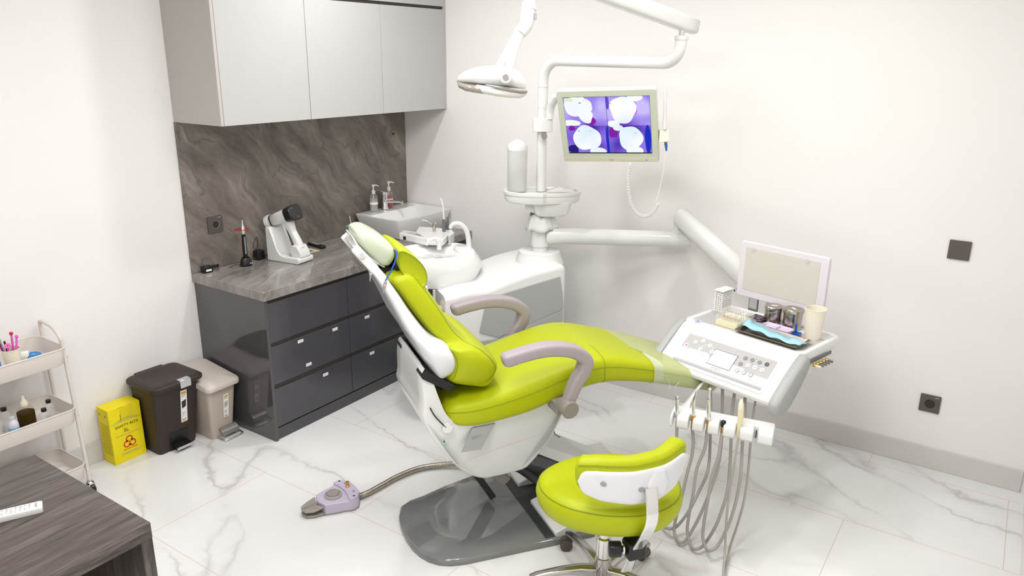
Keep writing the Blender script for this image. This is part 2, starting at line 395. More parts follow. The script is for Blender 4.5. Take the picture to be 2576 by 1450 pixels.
# ------------------------------------------------------------------ base cabinets (charcoal drawers)
us = [(-1.727, -1.168), (-1.168, -.610), (-.610, -.004)]
ul = ['charcoal gloss drawer cabinet at the left end beside the beige bin', 'charcoal gloss drawer cabinet in the middle, behind the chair back', 'charcoal gloss base cabinet in the corner below the basin']
lab = {(0, 1): [(-1.531, .514), (-1.28, .508), (-1.486, .363)], (0, 2): [(-1.371, .261)], (1, 1): [(-1.023, .509)], (1, 2): [(-.996, .269)]}
for i, (a, b) in enumerate(us):
    t = thing('base_cabinet', ul[i], 'cabinet', ((a+b)/2, -.3, 0), group='drawer cabinets under the worktop')
    obj('carcass', G().box(a+.001, b-.001, -.56, -.004, .075, .798), m_gap, t)
    if i == 0: obj('end_panel', G().box(-1.747, -1.727, -.585, -.002, 0, .8), m_darkside, t, bevel=.001)
    obj('plinth', G().box(a, b, -.575, -.54, 0, .068), m_dark, t, bevel=.001)
    for j, (z0, z1) in enumerate([(.560, .778), (.323, .538), (.078, .299)]):
        d = obj('drawer', G().box(a+.002, b-.002, -.582, -.562, z0, z1), m_dark, t, bevel=.0012)
        obj('grip_channel', G().box(a+.002, b-.002, -.577, -.560, z1+.001, z1+.021), m_handle, d)
        for (x, z) in lab.get((i, j), []):
            g = G().box(x-.019, x+.019, -.5832, -.5821, z-.0085, z+.0085)
            s = obj('sticker', g, m_paper, d, label='small white name sticker')
            fr = Fr((x, -.5833, z), (1, 0, 0), (0, 0, 1))
            gg = G()
            for k in range(6): gg.box(-.012+.004*k, -.0095+.004*k, -.0015, .0015, 0, .0003, fr)
            obj('sticker_print', gg, m_inkg, d)

# ------------------------------------------------------------------ outlets
def outlet(name, lab_, cat, fr, w=.092, socket=True, mark=True, m=None, ringm=None):
    m = m or m_outlet
    t = thing(name, lab_, cat, fr.p(0, -w/2))
    g = G().prism(rrect(-w/2, w/2, -w/2, w/2, .004), .0, .009, fr); obj('plate', g, m, t, bevel=.001)
    if socket:
        f2 = Fr(fr.p(0, 0, .0), fr.r, fr.u)
        obj('socket', G().lathe([(.022, .0095), (.0232, .0108), (.0215, .0108), (.0205, .0095)], n=32, fr=f2), ringm or mat('dull_ring', lin(150, 146, 140), .4, metal=.3), t)
        obj('socket_well', G().lathe([(.001, .0093), (.0205, .0093), (.0205, .0097), (.001, .0097)], n=28, fr=f2), m_gap, t)
        g = G()
        for sx in (-.0095, .0095): g.lathe([(.001, .0098), (.003, .0098), (.003, .0102), (.001, .0102)], n=12, fr=Fr(f2.p(sx, 0), f2.r, f2.u))
        obj('pin_hole', g, m_black, t)
    if mark: obj('printed_mark', G().box(.018, .036, .036, .0375, .009, .0096, fr), m_paper, t)
    return t
FA = lambda x, z, y=-.016: Fr((x, y, z), (1, 0, 0), (0, 0, 1))
FB = lambda y, z: Fr((0, y, z), (0, -1, 0), (0, 0, 1))
outlet('wall_socket', 'dark grey round-well power socket on the marble panel at left', 'socket', FA(-1.592, 1.098))
outlet('wall_socket', 'dark grey power socket low on the white right wall', 'socket', FB(-3.487, .350), socket=True, ringm=m_gap)
outlet('wall_switch', 'plain dark grey switch plate higher on the white right wall', 'switch', FB(-3.488, 1.150), socket=False, mark=False)
t = thing('hook_plate', 'tiny square metal plate high on the marble panel near the corner', 'plate', (-.131, -.017, 1.455))
fr = FA(-.131, 1.481)
obj('plate', G().prism(rrect(-.02, .02, -.024, .024, .003), 0, .004, fr), mat('beige_metal', lin(150, 138, 118), .4, metal=.4), t, bevel=.001)
obj('slot', G().box(-.012, .014, -.006, .004, .004, .006, fr), m_gap, t)

# ------------------------------------------------------------------ basin and mixer tap
WT = .8505
def rr3(x0, x1, y0, y1, r, z, n=6): return [V(a, b, z) for a, b in rrect(x0, x1, y0, y1, r, n)]
t = thing('wash_basin', 'white rectangular ceramic countertop basin in the corner of the worktop', 'basin', (-.29, -.24, WT))
g = G()
g.loft([rr3(-.50, -.06, -.40, -.07, .03, WT), rr3(-.515, -.045, -.415, -.055, .035, WT+.01), rr3(-.555, -.012, -.44, -.03, .04, WT+.13), rr3(-.556, -.011, -.441, -.029, .04, WT+.136),
        rr3(-.548, -.019, -.433, -.037, .036, WT+.138), rr3(-.545, -.022, -.43, -.15, .045, WT+.134), rr3(-.50, -.07, -.39, -.19, .05, WT+.04), rr3(-.44, -.13, -.34, -.23, .05, WT+.028)])
obj('bowl', g, m_ceram, t, auto=60)
obj('drain', G().lathe([(.001, .0), (.022, .0), (.022, .004), (.001, .006)], (-.29, -.285, WT+.028)), m_chrome, t)
bz = WT+.138
t = thing('basin_tap', 'chrome single-lever mixer tap on the back rim of the basin', 'tap', (-.31, -.085, bz))
obj('body', G().lathe([(.026, 0), (.025, .012), (.021, .02), (.021, .085), (.024, .1), (.022, .118), (.001, .122)], (-.31, -.085, bz)), m_chrome, t)
obj('spout', G().rtube([(-.31, -.085, bz+.05), (-.29, -.14, bz+.058), (-.275, -.19, bz+.06), (-.268, -.21, bz+.055)], [.014, .013, .012, .011], [.011, .010, .009, .008], (0, 0, 1)), m_chrome, t)
obj('aerator', G().lathe([(.001, 0), (.011, 0), (.011, .014), (.001, .014)], (-.269, -.207, bz+.037)), m_chrome, t)
obj('lever', G().rtube([(-.31, -.085, bz+.118), (-.325, -.06, bz+.128), (-.335, -.04, bz+.134)], [.014, .012, .009], [.006, .005, .004], (0, 0, 1)), m_chrome, t)
def pump_bottle(x, y, z, col, liquid, label, h=.115, r=.028, fill=.75):
    t = thing('soap_bottle', label, 'bottle', (x, y, z), group='pump bottles on the basin rim')
    prof = lambda s, hh: [(.001, .001), (r*s, .001), (r*s, hh)]
    obj('liquid', G().lathe([(.001, .003), (r*.92, .003), (r*.94, h*fill), (.001, h*fill)], (x, y, z)), liquid, t)
    obj('bottle', G().lathe([(r*.9, 0), (r, .004), (r, h*.86), (r*.85, h*.95), (.012, h), (.012, h+.006)], (x, y, z)), m_clear, t)
    obj('collar', G().lathe([(.012, h+.002), (.0135, h+.004), (.0125, h+.026), (.007, h+.03), (.001, h+.03)], (x, y, z)), m_white, t)
    obj('pump_head', G().cyl((x, y, z+h+.028), (x, y, z+h+.055), .005).lathe([(.009, h+.052), (.011, h+.056), (.010, h+.066), (.001, h+.068)], (x, y, z)).rtube([(x, y, z+h+.061), (x+.012, y-.018, z+h+.062), (x+.02, y-.033, z+h+.056)], [.006, .005, .004], [.005, .004, .003], (0, 0, 1)), m_white, t)
    obj('dip_tube', G().tube([(x, y, z+h), (x-.003, y, z+h*.6), (x-.016, y, z+.01)], .0022, 8), m_white, t)
    obj('label', G().lathe([(r*1.005, h*.42), (r*1.012, h*.42), (r*1.012, h*.55), (r*1.005, h*.55)], (x, y, z), cap=False), m_paper, t)
m_red_liq = mat('red_soap', (.30, .002, .002), .15, coat=.5)
m_clear_liq = mat('clear_gel', (.62, .60, .60), .08, alpha=.35)
pump_bottle(-.405, -.075, bz, None, m_clear_liq, 'clear pump bottle of colourless gel on the basin rim')
pump_bottle(-.245, -.066, bz, None, m_red_liq, 'pump bottle of red liquid soap on the basin rim by the tap')
# plastic cup with blue lid and straw
x, y = -.655, -.110
t = thing('drinking_cup', 'clear plastic cup with blue film lid and straw, left of the basin', 'cup', (x, y, WT))
obj('cup_wall', G().lathe([(.020, 0), (.022, .002), (.030, .08), (.031, .082)], (x, y, WT)), m_acryl, t)
obj('lid', G().lathe([(.001, .083), (.034, .081), (.036, .084), (.030, .089), (.001, .09)], (x, y, WT)), mat('blue_lid', lin(120, 178, 205), .3), t)
obj('straw', G().tube([(x+.005, y, WT+.01), (x-.002, y, WT+.09), (x-.008, y+.004, WT+.15)], .0025, 8), m_white, t)

# ------------------------------------------------------------------ curing light, adapter
x, y = -1.478, -.105
t = thing('charging_base', 'small black dome charging base of the curing light on the worktop', 'charger', (x, y, WT))
obj('base', G().lathe([(.034, 0), (.036, .004), (.034, .02), (.026, .042), (.022, .048), (.017, .046), (.014, .03), (.001, .03)], (x, y, WT), sy=.85), m_black, t)
fr = Fr((x-.002, y-.0285, WT+.016), unit((.9, -.15, 0)), (0, .2, 1))
obj('lettering', text_geo('DTE', .0105, fr, .012, 0, lift=.004), m_paper, t)
obj('cable', G().tube(smooth([(x-.03, y+.01, WT+.012), (x-.06, y+.03, WT+.008), (x-.09, y+.02, WT+.006), (x-.105, y+.012, WT+.012)], 6), .0016, 8), m_black, t)
t = thing('curing_light', 'black and silver dental curing light wand standing in its base, red shield', 'curing light', (x, y, WT+.03))
obj('handle', G().lathe([(.009, .03), (.0125, .036), (.013, .12), (.0115, .182), (.001, .183)], (x, y, WT)), m_black, t)
obj('keypad', G().box(-.004, .004, .07, .17, .0, .0012, Fr((x-.004, y-.0125, WT), (1, -.3, 0), (0, 0, 1))), m_inkg, t)
obj('neck', G().lathe([(.0115, .183), (.011, .222), (.006, .235), (.004, .245), (.0035, .272)], (x, y, WT)), m_chrome, t)
obj('light_tip', G().tube(smooth([(x, y, WT+.24), (x, y, WT+.268), (x-.006, y-.008, WT+.280)], 4), [.0045, .0042, .004, .004, .0045, .0052, .006, .0065, .0068], 12), m_chrome, t)
obj('light_shield', G().lathe([(.012, .208), (.042, .211), (.042, .213), (.012, .210)], (x-.012, y-.006, WT)), mat('red_shield', (.42, .03, .012), .2, alpha=.85), t)
p = at(521, 681, z=WT+.01)
x, y = p[0], p[1]
t = thing('power_adapter', 'small black power adapter with white sticker and bunched cable', 'adapter', (x, y, WT))
fr = Fr((x, y, WT), unit((1, -.10, 0)), (0, 0, 1))
obj('case', G().box(-.026, .026, 0, .036, -.02, .018, fr), m_black, t, bevel=.003)
obj('sticker', G().box(-.015, .017, .009, .020, .018, .019, fr), m_paper, t)
pts = [(x+.026, y, WT+.008), (x+.05, y-.008, WT+.004), (x+.075, y, WT+.004), (x+.085, y+.025, WT+.01)]
for k in range(46):
    a = k*.82; pts.append((x+.077+.017*math.cos(a)+.003*rnd.uniform(-1, 1), y+.028+.008*math.sin(a), WT+.010+.0022*(k % 5)+.006*math.sin(a*1.3)**2))
obj('cable', G().tube(smooth(pts, 3), .0015, 6), m_black, t)
# plug and cable behind the cradle
t = thing('charger_plug', 'black charger plug with cable lying behind the white cradle', 'charger', (-1.345, -.05, WT))
obj('plug', G().box(-1.372, -1.322, -.075, -.03, WT, WT+.055), m_black, t, bevel=.004)
obj('prong', G().cyl((-1.388, -.05, WT+.012), (-1.372, -.05, WT+.012), .002, 8), m_gold, t)
obj('cable', G().tube(smooth([(-1.345, -.05, WT+.05), (-1.375, -.05, WT+.07), (-1.37, -.045, WT+.1), (-1.34, -.035, WT+.13), (-1.33, -.03, WT+.09), (-1.352, -.04, WT+.06)], 6), .0018, 8), m_black, t)

# ------------------------------------------------------------------ portable x-ray camera in its cradle
P1, P2, P3 = V(-1.332, -.107, WT), V(-1.300, -.338, WT), V(-1.178, -.312, WT)
r_ = unit(P2-P1); u_ = unit((P3-P2)-r_*((P3-P2)@r_))
FC = Fr(P1, r_, (0, 0, 1))            # right = back->front along the cradle, up = z, normal = sideways
sgn = 1 if (FC.n@u_) > 0 else -1
Wc = .128*sgn
t = thing('camera_cradle', 'white wedge-shaped charging cradle holding the portable x-ray camera', 'cradle', (P1+P3)/2)
prof = [(0, 0), (.225, 0), (.236, .008), (.236, .028), (.228, .036), (.12, .035), (.098, .044), (.078, .07), (.035, .19), (.028, .198), (.004, .198), (0, .192)]
def side(prof, a, b): return [FC.p(x, z, a) for x, z in prof], [FC.p(x, z, b) for x, z in prof]
A, B = side(prof, 0, Wc); obj('body', G().loft([A, B]), m_white, t, bevel=.006, seg=3)
blk = [(.165, .034), (.236, .034), (.232, .062), (.206, .102), (.172, .104), (.150, .075)]
A, B = side(blk, Wc*.18, Wc*.82); obj('handle_rest', G().loft([A, B]), m_white, t, bevel=.006, seg=3)
t = thing('xray_camera', 'white pistol-shaped portable x-ray camera with a black rear screen', 'x-ray camera', FC.p(.16, .09, Wc/2))
mid = Wc/2
handle = [FC.p(.196, .08, mid), FC.p(.176, .125, mid), FC.p(.150, .17, mid), FC.p(.128, .215, mid), FC.p(.112, .245, mid)]
obj('handle', G().rtube(smooth(handle, 5), list(np.interp(np.linspace(0, 1, 21), [0, .5, 1], [.024, .021, .03])), list(np.interp(np.linspace(0, 1, 21), [0, .5, 1], [.026, .022, .042])), FC.r, e=2.6), m_white, t)
obj('trigger_slot', G().tube([FC.p(.118, .19, mid-.019*sgn), FC.p(.135, .155, mid-.0195*sgn), FC.p(.150, .128, mid-.021*sgn)], .0022, 8), m_black, t)
ax = unit(FC.r*.93+FC.u*.36)          # barrel axis rises towards the screen
upb = unit(FC.u-ax*(FC.u@ax))
bc = FC.p(.105, .262, mid)
bl = [bc-ax*.092, bc-ax*.088, bc-ax*.03, bc+ax*.045, bc+ax*.062]
obj('barrel', G().rtube(bl, [.036, .040, .042, .045, .044], [.032, .036, .038, .040, .038], upb, e=3.2, n=28), m_white, t, auto=60)
obj('seal_ring', G().rtube([bc-ax*.096, bc-ax*.090], [.041, .041], [.037, .037], upb, e=3.2, n=28), m_black, t)
obj('black_housing', G().rtube([bc+ax*.028, bc+ax*.046, bc+ax*.062, bc+ax*.078], [.0462, .047, .052, .053], [.041, .042, .045, .045], upb, e=3.6, n=32), m_black, t)
obj('rear_screen', G().rtube([bc+ax*.078, bc+ax*.082], [.050, .046], [.042, .038], upb, e=4, n=32), mat('dark_screen', (.02, .02, .022), .15), t)
fs = Fr(bc+ax*.0822, np.cross(upb, ax), upb)
obj('power_mark', G().lathe([(.003, 0), (.0042, .0), (.0042, .0006), (.003, .0006)], n=14, fr=Fr(fs.p(.008, -.026), fs.r, fs.u), cap=False), mat('orange_mark', (.7, .12, .01), .5), t)
g = G()
for k in range(5): g.box(-.034+.0042*k, -.031+.0042*k, .026, .0285, 0, .0006, fs)
obj('printed_mark', g, m_inkg, t)
fc = Fr(bc-ax*.096, np.cross(upb, ax), upb)
obj('cone', G().lathe([(.028, .0), (.028, -.016), (.040, -.020), (.042, -.026), (.042, -.046), (.001, -.048)], n=30, fr=Fr(fc.o, fc.r, fc.u) if np.cross(fc.r, fc.u)@ax > 0 else Fr(fc.o, -fc.r, fc.u)), m_white, t)
# leaflet and remote case
c0 = [at(770, 625, z=WT+.001), at(828, 640, z=WT+.001), at(786, 652, z=WT+.001), at(728, 636, z=WT+.001)]
fl = Fr(c0[3], c0[2]-c0[3], c0[0]-c0[3]); wl_ = np.linalg.norm(c0[2]-c0[3])
wl_, hl_ = .105, .15
t = thing('leaflet', 'printed leaflet with yellow edges lying beside the cradle', 'leaflet', fl.p(wl_/2, hl_/2))
obj('sheet', G().box(0, wl_, 0, hl_, 0, .0008, fl), mat('yellow_leaflet', lin(205, 205, 120), .6), t)
obj('printed_page', G().box(.007, wl_-.007, .008, hl_-.008, .0008, .0012, fl), mat('leaflet_white', lin(208, 205, 196), .6), t)
obj('picture', G().box(.02, wl_-.02, .07, .12, .0012, .0016, fl), mat('leaflet_grey', lin(130, 126, 130), .6), t)
p = at(797, 621, z=WT)
fr = Fr((p[0], p[1], WT), unit(at(821, 628, z=WT)-at(776, 614, z=WT)), (0, 0, 1))
t = thing('remote_control', 'slim black remote control lying on the worktop behind the leaflet', 'remote control', fr.o)
obj('case', G().prism(rrect(-.075, .075, 0, .018, .006), -.018, .018, fr), m_black, t, bevel=.003)
obj('button_panel', G().box(-.06, .02, .0175, .0192, -.012, .012, fr), m_inkg, t)
# ------------------------------------------------------------------ dental unit: floor box, column, cuspidor (frame shared with the chair)
TH = math.radians(-34)
CO = V(-1.93, -1.765, 0)                     # chair axis origin on the floor
CF = Fr(CO, (math.cos(TH), math.sin(TH), 0), (0, 0, 1))   # right = towards the feet, up = z, normal points to the near side
def cp(x, y, z): return CF.p(x, z, -y)      # chair coordinates: y is positive on the far side
NF = -CF.n
def cl(u, v, y):                            # (x, z) in chair coordinates of a pixel, on the plane y
    P = at(u, v, pl=(CO+NF*y, NF)); d = P-CO; return (float(d@CF.r), float(P[2]))
CX, CYY = -.485, -1.446
COLP = V(CX, CYY, 0); RT = V(.556, -.831, 0); FWD = V(.831, .556, 0)
cx_, cy_ = float((COLP-CO)@CF.r), float((COLP-CO)@NF)

u = thing('dental_unit', 'white and grey dental unit cabinet with column, tray and cuspidor behind the chair', 'dental unit', cp(.9, 1.07, 0))
# floor box, lofted along the chair axis
tp = [(1123, 752), (1172, 734), (1228, 730), (1268, 712), (1328, 689), (1404, 669)]
pts = [cl(a, b, .85) for a, b in tp]
xs = [p[0] for p in pts]; zs = [p[1] for p in pts]
xs[0] = min(xs[0], xs[1]-.05)
X = np.linspace(xs[0], xs[-1]+.03, 16); Z = np.interp(X, xs+[xs[-1]+.05], zs+[zs[-1]-.0])
def box_ring(x, z, y0=.85, y1=1.32, zb=0, r=.03):
    o = []; f_ = min(1, (x-X[0])/.35); y1 = y1-.24*(1-f_)**1.5
    for (a, b) in rrect(y0, y1, zb, z, r, 4): o.append(cp(x, a, b))
    return o
loops = [box_ring(X[0]-.0, Z[0]-.04, .90, 1.28)]+[box_ring(X[k], Z[k], .85 if k else .87, 1.32 if k else 1.30) for k in range(16)]
loops += [box_ring(X[-1]+.02, Z[-1]-.01, .86, 1.31), box_ring(X[-1]+.035, Z[-1]-.05, .90, 1.27)]
obj('cabinet', G().loft(loops), m_white, u, auto=50)
# grey side panels on the near face
def face_poly(px, y, t, m, name, label=None):
    P = [cl(a, b, y) for a, b in px]; g = G(); g.loft([[cp(a, y, b) for a, b in P], [cp(a, y+t, b) for a, b in P]]); return obj(name, g, m, u, bevel=.002, label=label)
pn = [(1222, 766), (1254, 743), (1330, 720), (1410, 696), (1416, 740), (1418, 777), (1346, 808), (1255, 850), (1207, 838)]
face_poly(pn, .842, .012, m_panelg, 'side_panel', 'grey upper side panel')
pn2 = [(1347, 812), (1417, 781), (1414, 850), (1400, 960), (1215, 960), (1203, 860), (1255, 853)]
face_poly(pn2, .842, .012, m_panelg, 'side_panel', 'grey lower side panel')
# rear end panel towards the camera's left
obj('service_panel', G().box(X[0]-.012, X[0], 0, 0, 0, 0) if False else G().loft([[cp(X[0]-.006, a, b) for a, b in rrect(.93, 1.25, .1, Z[0]-.1, .02)], [cp(X[0]+.004, a, b) for a, b in rrect(.93, 1.25, .1, Z[0]-.1, .02)]]), m_panelg, u)
# column foot and column
zf = float(np.interp(cx_, X, Z))
obj('column_foot', G().lathe([(.142, zf-.03), (.128, zf+.008), (.119, zf+.030), (.118, zf+.037), (.113, zf+.040), (.05, zf+.040), (.001, zf+.040)], (CX, CYY, 0), 40), m_white, u)
obj('column', G().lathe([(.046, .90), (.045, 1.0), (.044, 1.09)], (CX, CYY, 0), 32), m_white, u)
obj('arm_collar', G().lathe([(.048, .965), (.053, .97), (.053, 1.085), (.048, 1.09)], (CX, CYY, 0), 32), m_white, u)
# tissue skirt
g = G(); loops = []
for z, r in ((1.15, .058), (1.12, .066), (1.085, .075), (1.065, .082)):
    loops.append([V(CX+(r*(1.3 if k in (1, 2, 3) else 1)+.004*math.sin(k*2.3))*math.cos(2*math.pi*k/26-1.35), CYY+(r*(1.3 if k in (1, 2, 3) else 1)+.004*math.sin(k*2.3))*math.sin(2*math.pi*k/26-1.35), z+.008*math.sin(k*1.1)) for k in range(26)])
g.loft(loops, cap=False); o = obj('wrap', g, m_whitem, u, label='white tissue wrapped round the column')
so = o.modifiers.new('thick', 'SOLIDIFY'); so.thickness = .002
# tray hub and the oval cup tray
def pc3(a, z, f=0): return COLP+RT*a+FWD*f+V(0, 0, z)
g = G(); lo = []
for z, a0, a1, f0, f1, r in ((1.15, -.02, .12, -.075, .07, .03), (1.165, -.035, .155, -.085, .08, .03), (1.235, -.05, .175, -.09, .085, .03)):
    lo.append([pc3(a, z, f) for a, f in rrect(a0, a1, f0, f1, r, 5)])
g.loft(lo); obj('tray_bracket', g, m_white, u, bevel=.003)
g = G().loft([[pc3(a, z, f) for a, f in rrect(-.085, -.02, -.05, .05, .012, 3)] for z in (1.185, 1.24)]); obj('bracket_arm', g, m_whitem, u, bevel=.003)
def oval(z, s, z2=None):
    return [pc3(.008+(.217*s)*math.cos(t), z+(.012*math.cos(t) if z2 else 0), (.115*s)*math.sin(t)*(1.08 if math.cos(t) < 0 else .95)) for t in [2*math.pi*k/72 for k in range(72)]]
g = G().loft([oval(1.222, .90), oval(1.228, .955), oval(1.240, .975), oval(1.262, .985), oval(1.266, .975), oval(1.268, 1.01), oval(1.284, 1.015), oval(1.288, 1.0), oval(1.287, .97), oval(1.281, .945), oval(1.280, .5)])
obj('cup_tray', g, m_white, u, auto=30)
# upper pole with bend is part of the light (below); cup dispenser
c = pc3(-.134, 1.284, -.01)
d = thing('cup_dispenser', 'tall translucent plastic cup dispenser with peaked white lid on the oval tray', 'dispenser', c)
obj('tube', G().lathe([(.052, .0), (.054, .003), (.056, .245)], c, 32), m_frost, d)
obj('cup_stack', G().lathe([(.030, .004), (.044, .01), (.045, .12), (.001, .12)], c, 28), m_whitem, d)
lid = [[c+V(0, 0, z)+RT*rr*math.cos(t)+FWD*rr*math.sin(t)+V(0, 0, up*(.010*abs(math.sin(t+0.0))**2)) for t in [2*math.pi*k/36 for k in range(36)]] for z, rr, up in ((.225, .0575, 0), (.25, .0575, .6), (.258, .050, 1.2), (.275, .025, 1), (.280, .002, 0))]
obj('lid', G().loft(lid), m_white, d, auto=60)
# plastic-wrapped things on the tray
b = thing('plastic_bag', 'crumpled clear plastic bag of small items on the oval tray', 'bag', pc3(.12, 1.28))
g = G()
N1, N2 = 14, 10; vs = []
for i in range(N1):
    for j in range(N2):
        a = .03+.17*i/(N1-1); f = -.055+.11*j/(N2-1)
        h = .004+.022*math.sin(math.pi*i/(N1-1))*math.sin(math.pi*j/(N2-1))*(.6+.8*rnd.random())
        vs.append(pc3(a, 1.281+h, f))
g.add(vs, [(i*N2+j, i*N2+j+1, (i+1)*N2+j+1, (i+1)*N2+j) for i in range(N1-1) for j in range(N2-1)])
o = obj('film', g, mat('bag_film', (.80, .78, .74), .15, alpha=.45), b); so = o.modifiers.new('thick', 'SOLIDIFY'); so.thickness = .0008
# instrument arm: part of the instrument table thing below
# ---- cuspidor
sx_, sy_ = .43, 1.20
def ov(z, rx, ry, dx=0, dy=0, ex=2.4):
    o = []
    for k in range(56):
        t = 2*math.pi*k/56; c_, s_ = math.cos(t), math.sin(t)
        o.append(cp(sx_+dx+rx*math.copysign(abs(c_)**(2/ex), c_), sy_+dy+ry*math.copysign(abs(s_)**(2/ex), s_), z))
    return o
g = G().loft([ov(.780, .15, .165, .04), ov(.787, .185, .19, .035), ov(.825, .215, .20, .03), ov(.87, .242, .204, .022), ov(.91, .240, .200, .018), ov(.945, .224, .190, .006), ov(.956, .218, .186, .004),
              ov(.958, .214, .182, .004), ov(.957, .204, .172, .002), ov(.946, .196, .163, .0), ov(.940, .13, .12, -.01), ov(.925, .10, .095, -.02), ov(.915, .04, .04, -.02), ov(.914, .01, .01, -.02)])
obj('cuspidor_bowl', g, m_ceram, u, auto=34)
obj('bowl_drain', G().lathe([(.001, .912), (.024, .913), (.026, .918), (.020, .921), (.001, .919)], tuple(cp(sx_-.02, sy_, 0)), 28), m_ceram, u)
# faucet platform on the right of the bowl
pb = at(1183, 632, z=.955)
g = G().loft([ov(.93, .046, .085, .168, .0), ov(.959, .042, .078, .168, .0), ov(.963, .034, .07, .168, .0)]); obj('faucet_platform', g, m_ceram, u, auto=60)
def spout(px, y, r0, name, z0=None):
    P = [cp(*((lambda q: (q[0], y, q[1]))(cl(a, b, y)))) for a, b in px]; n = len(smooth(P, 6))
    return obj(name, G().tube(smooth(P, 6), list(np.linspace(r0, r0*.62, n)), 16), m_white, u, auto=60)
spout([(1180, 627), (1178, 600), (1172, 578), (1158, 564), (1142, 563), (1134, 570), (1134, 575)], sy_+.03, .016, 'bowl_rinse_spout')
spout([(1105, 628), (1104, 612), (1099, 602), (1088, 601), (1078, 609), (1072, 617)], sy_-.02, .014, 'cup_filler_spout')
# pipes under the bowl
for (a, b, c_, d_, y) in ((1092, 730, 1093, 790, .98), (1118, 728, 1112, 775, 1.0)):
    A = cl(a, b, y); B = cl(c_, d_, y)
    obj('drain_pipe', G().cyl(cp(A[0], y, A[1]), cp(B[0], y, B[1]), .008, 12), m_frost, u)
A = cl(1068, 722, .95); B = cl(1084, 800, .95)
obj('support_post', G().cyl(cp(A[0], .95, A[1]), cp(B[0], .95, B[1]-.3), .018, 16), m_white, u)
A = cl(1105, 782, .92)
obj('drain_valve', G().ell(cp(A[0], .92, A[1]), .035, .03, .03).ell(cp(A[0]+.035, .93, A[1]+.02), .03, .025, .045), mat('aged_plastic', lin(180, 172, 150), .5), u)

# ------------------------------------------------------------------ assistant's tray arm with syringe and suction
PA = V(-.72, -.825, 0)                        # plane of the small tray, just behind the bowl
def pa(u_, v_, f=0):
    return at(u_, v_, pl=(PA+FWD*f, FWD))
t = thing('assistant_tray', 'small white assistant tray with keypad behind the cuspidor', 'instrument tray', pa(1060, 612))
cz = [pa(1005, 585), pa(1040, 573), pa(1128, 590), pa(1128, 615), pa(1090, 612), pa(1005, 612)]
zt = float(pa(1010, 583)[2])
kb = [at(1004, 586, z=zt), at(1015, 578.5, z=zt), at(1086, 590, z=zt), at(1076, 601, z=zt)]
g = G().loft([[V(q[0], q[1], q[2]-dz) for q in kb] for dz in (.042, .0)]); obj('keypad_box', g, m_white, t, bevel=.005, seg=3)
kb2 = [kb[0]*.8+kb[2]*.2, kb[1]*.8+kb[3]*.2, kb[2]*.9+kb[0]*.1, kb[3]*.9+kb[1]*.1]
fk = Fr(kb[0], kb[3]-kb[0], kb[1]-kb[0]); wk = float(np.linalg.norm(kb[3]-kb[0])); hk = float((kb[1]-kb[0])@fk.u)
up = 1 if fk.n[2] > 0 else -1
obj('keypad_decal', G().box(wk*.16, wk*.8, hk*.15, hk*.85, 0, .001*up, fk), m_pang2, t)
g = G()
for k in range(3): g.box(wk*(.46+.07*k), wk*(.485+.07*k), hk*.35, hk*.6, 0, .002*up, fk)
obj('keypad_button', g, m_black, t)
fj = Fr(kb[0]+V(0, 0, -.025), unit(kb[3]-kb[0]), (0, 0, 1))
sg = -1 if (fj.n@(CAM-fj.o)) < 0 else 1
obj('jack_socket', G().box(.035, .055, -.01, .01, .0*sg, .0025*sg, fj), m_black, t)
hb = [at(1053, 571, z=zt), at(1110, 575, z=zt), at(1137, 583, z=zt), at(1114, 604, z=zt), at(1072, 601, z=zt), at(1046, 585, z=zt)]
obj('holder_block', G().loft([[V(q[0], q[1], q[2]-dz) for q in hb] for dz in (.036, -.003)]), m_white, t, bevel=.005, seg=3)
hb = [at(1124, 581, z=zt), at(1136, 578, z=zt), at(1143, 586, z=zt), at(1128, 596, z=zt)]
obj('holder_block', G().loft([[V(q[0], q[1], q[2]-dz) for q in hb] for dz in (.055, -.004)]), m_white, t, bevel=.006, seg=3)
ab = pa(1110, 612); obj('support_arm', G().tube(smooth([pa(1108, 606), pa(1110, 620), cp(sx_+.16, sy_+.16, .90), cp(sx_+.2, sy_+.05, .82)], 5), .016, 14), m_white, t)
s_ = thing('air_water_syringe', 'chrome air and water syringe with bent nozzle in the assistant tray', 'syringe', pa(1092, 598))
obj('handle', G().tube([pa(1092, 600), pa(1093, 585), pa(1092, 575), pa(1091, 569), pa(1093, 563)], [.007, .008, .0095, .012, .011], 16), m_steel, s_)
obj('nozzle', G().tube(smooth([pa(1090, 567), pa(1083, 562), pa(1073, 556), pa(1062, 554)], 4), .0022, 8), m_chrome, s_)
obj('button', G().ell(pa(1095, 562), .006, .006, .005), m_chrome, s_)
s_ = thing('saliva_ejector', 'grey suction handle with an upright white plastic tube beside the syringe', 'suction handle', pa(1116, 600))
obj('handle', G().tube([pa(1117, 612), pa(1117, 585), pa(1117, 572), pa(1117, 552)], [.009, .010, .0105, .0095], 16), m_steelg, s_)
obj('suction_tube', G().tube(smooth([pa(1117, 554), pa(1115, 530), pa(1112, 510), pa(1108, 498)], 4), .0055, 12), m_white, s_)
s_ = thing('suction_handle', 'short slim grey suction handle behind the white tube', 'suction handle', pa(1126, 600, .05))
obj('handle', G().tube([pa(1127, 612, .05), pa(1127, 575, .05), pa(1126, 560, .05), pa(1125, 546, .05)], [.007, .008, .0075, .004], 14), m_steelg, s_)

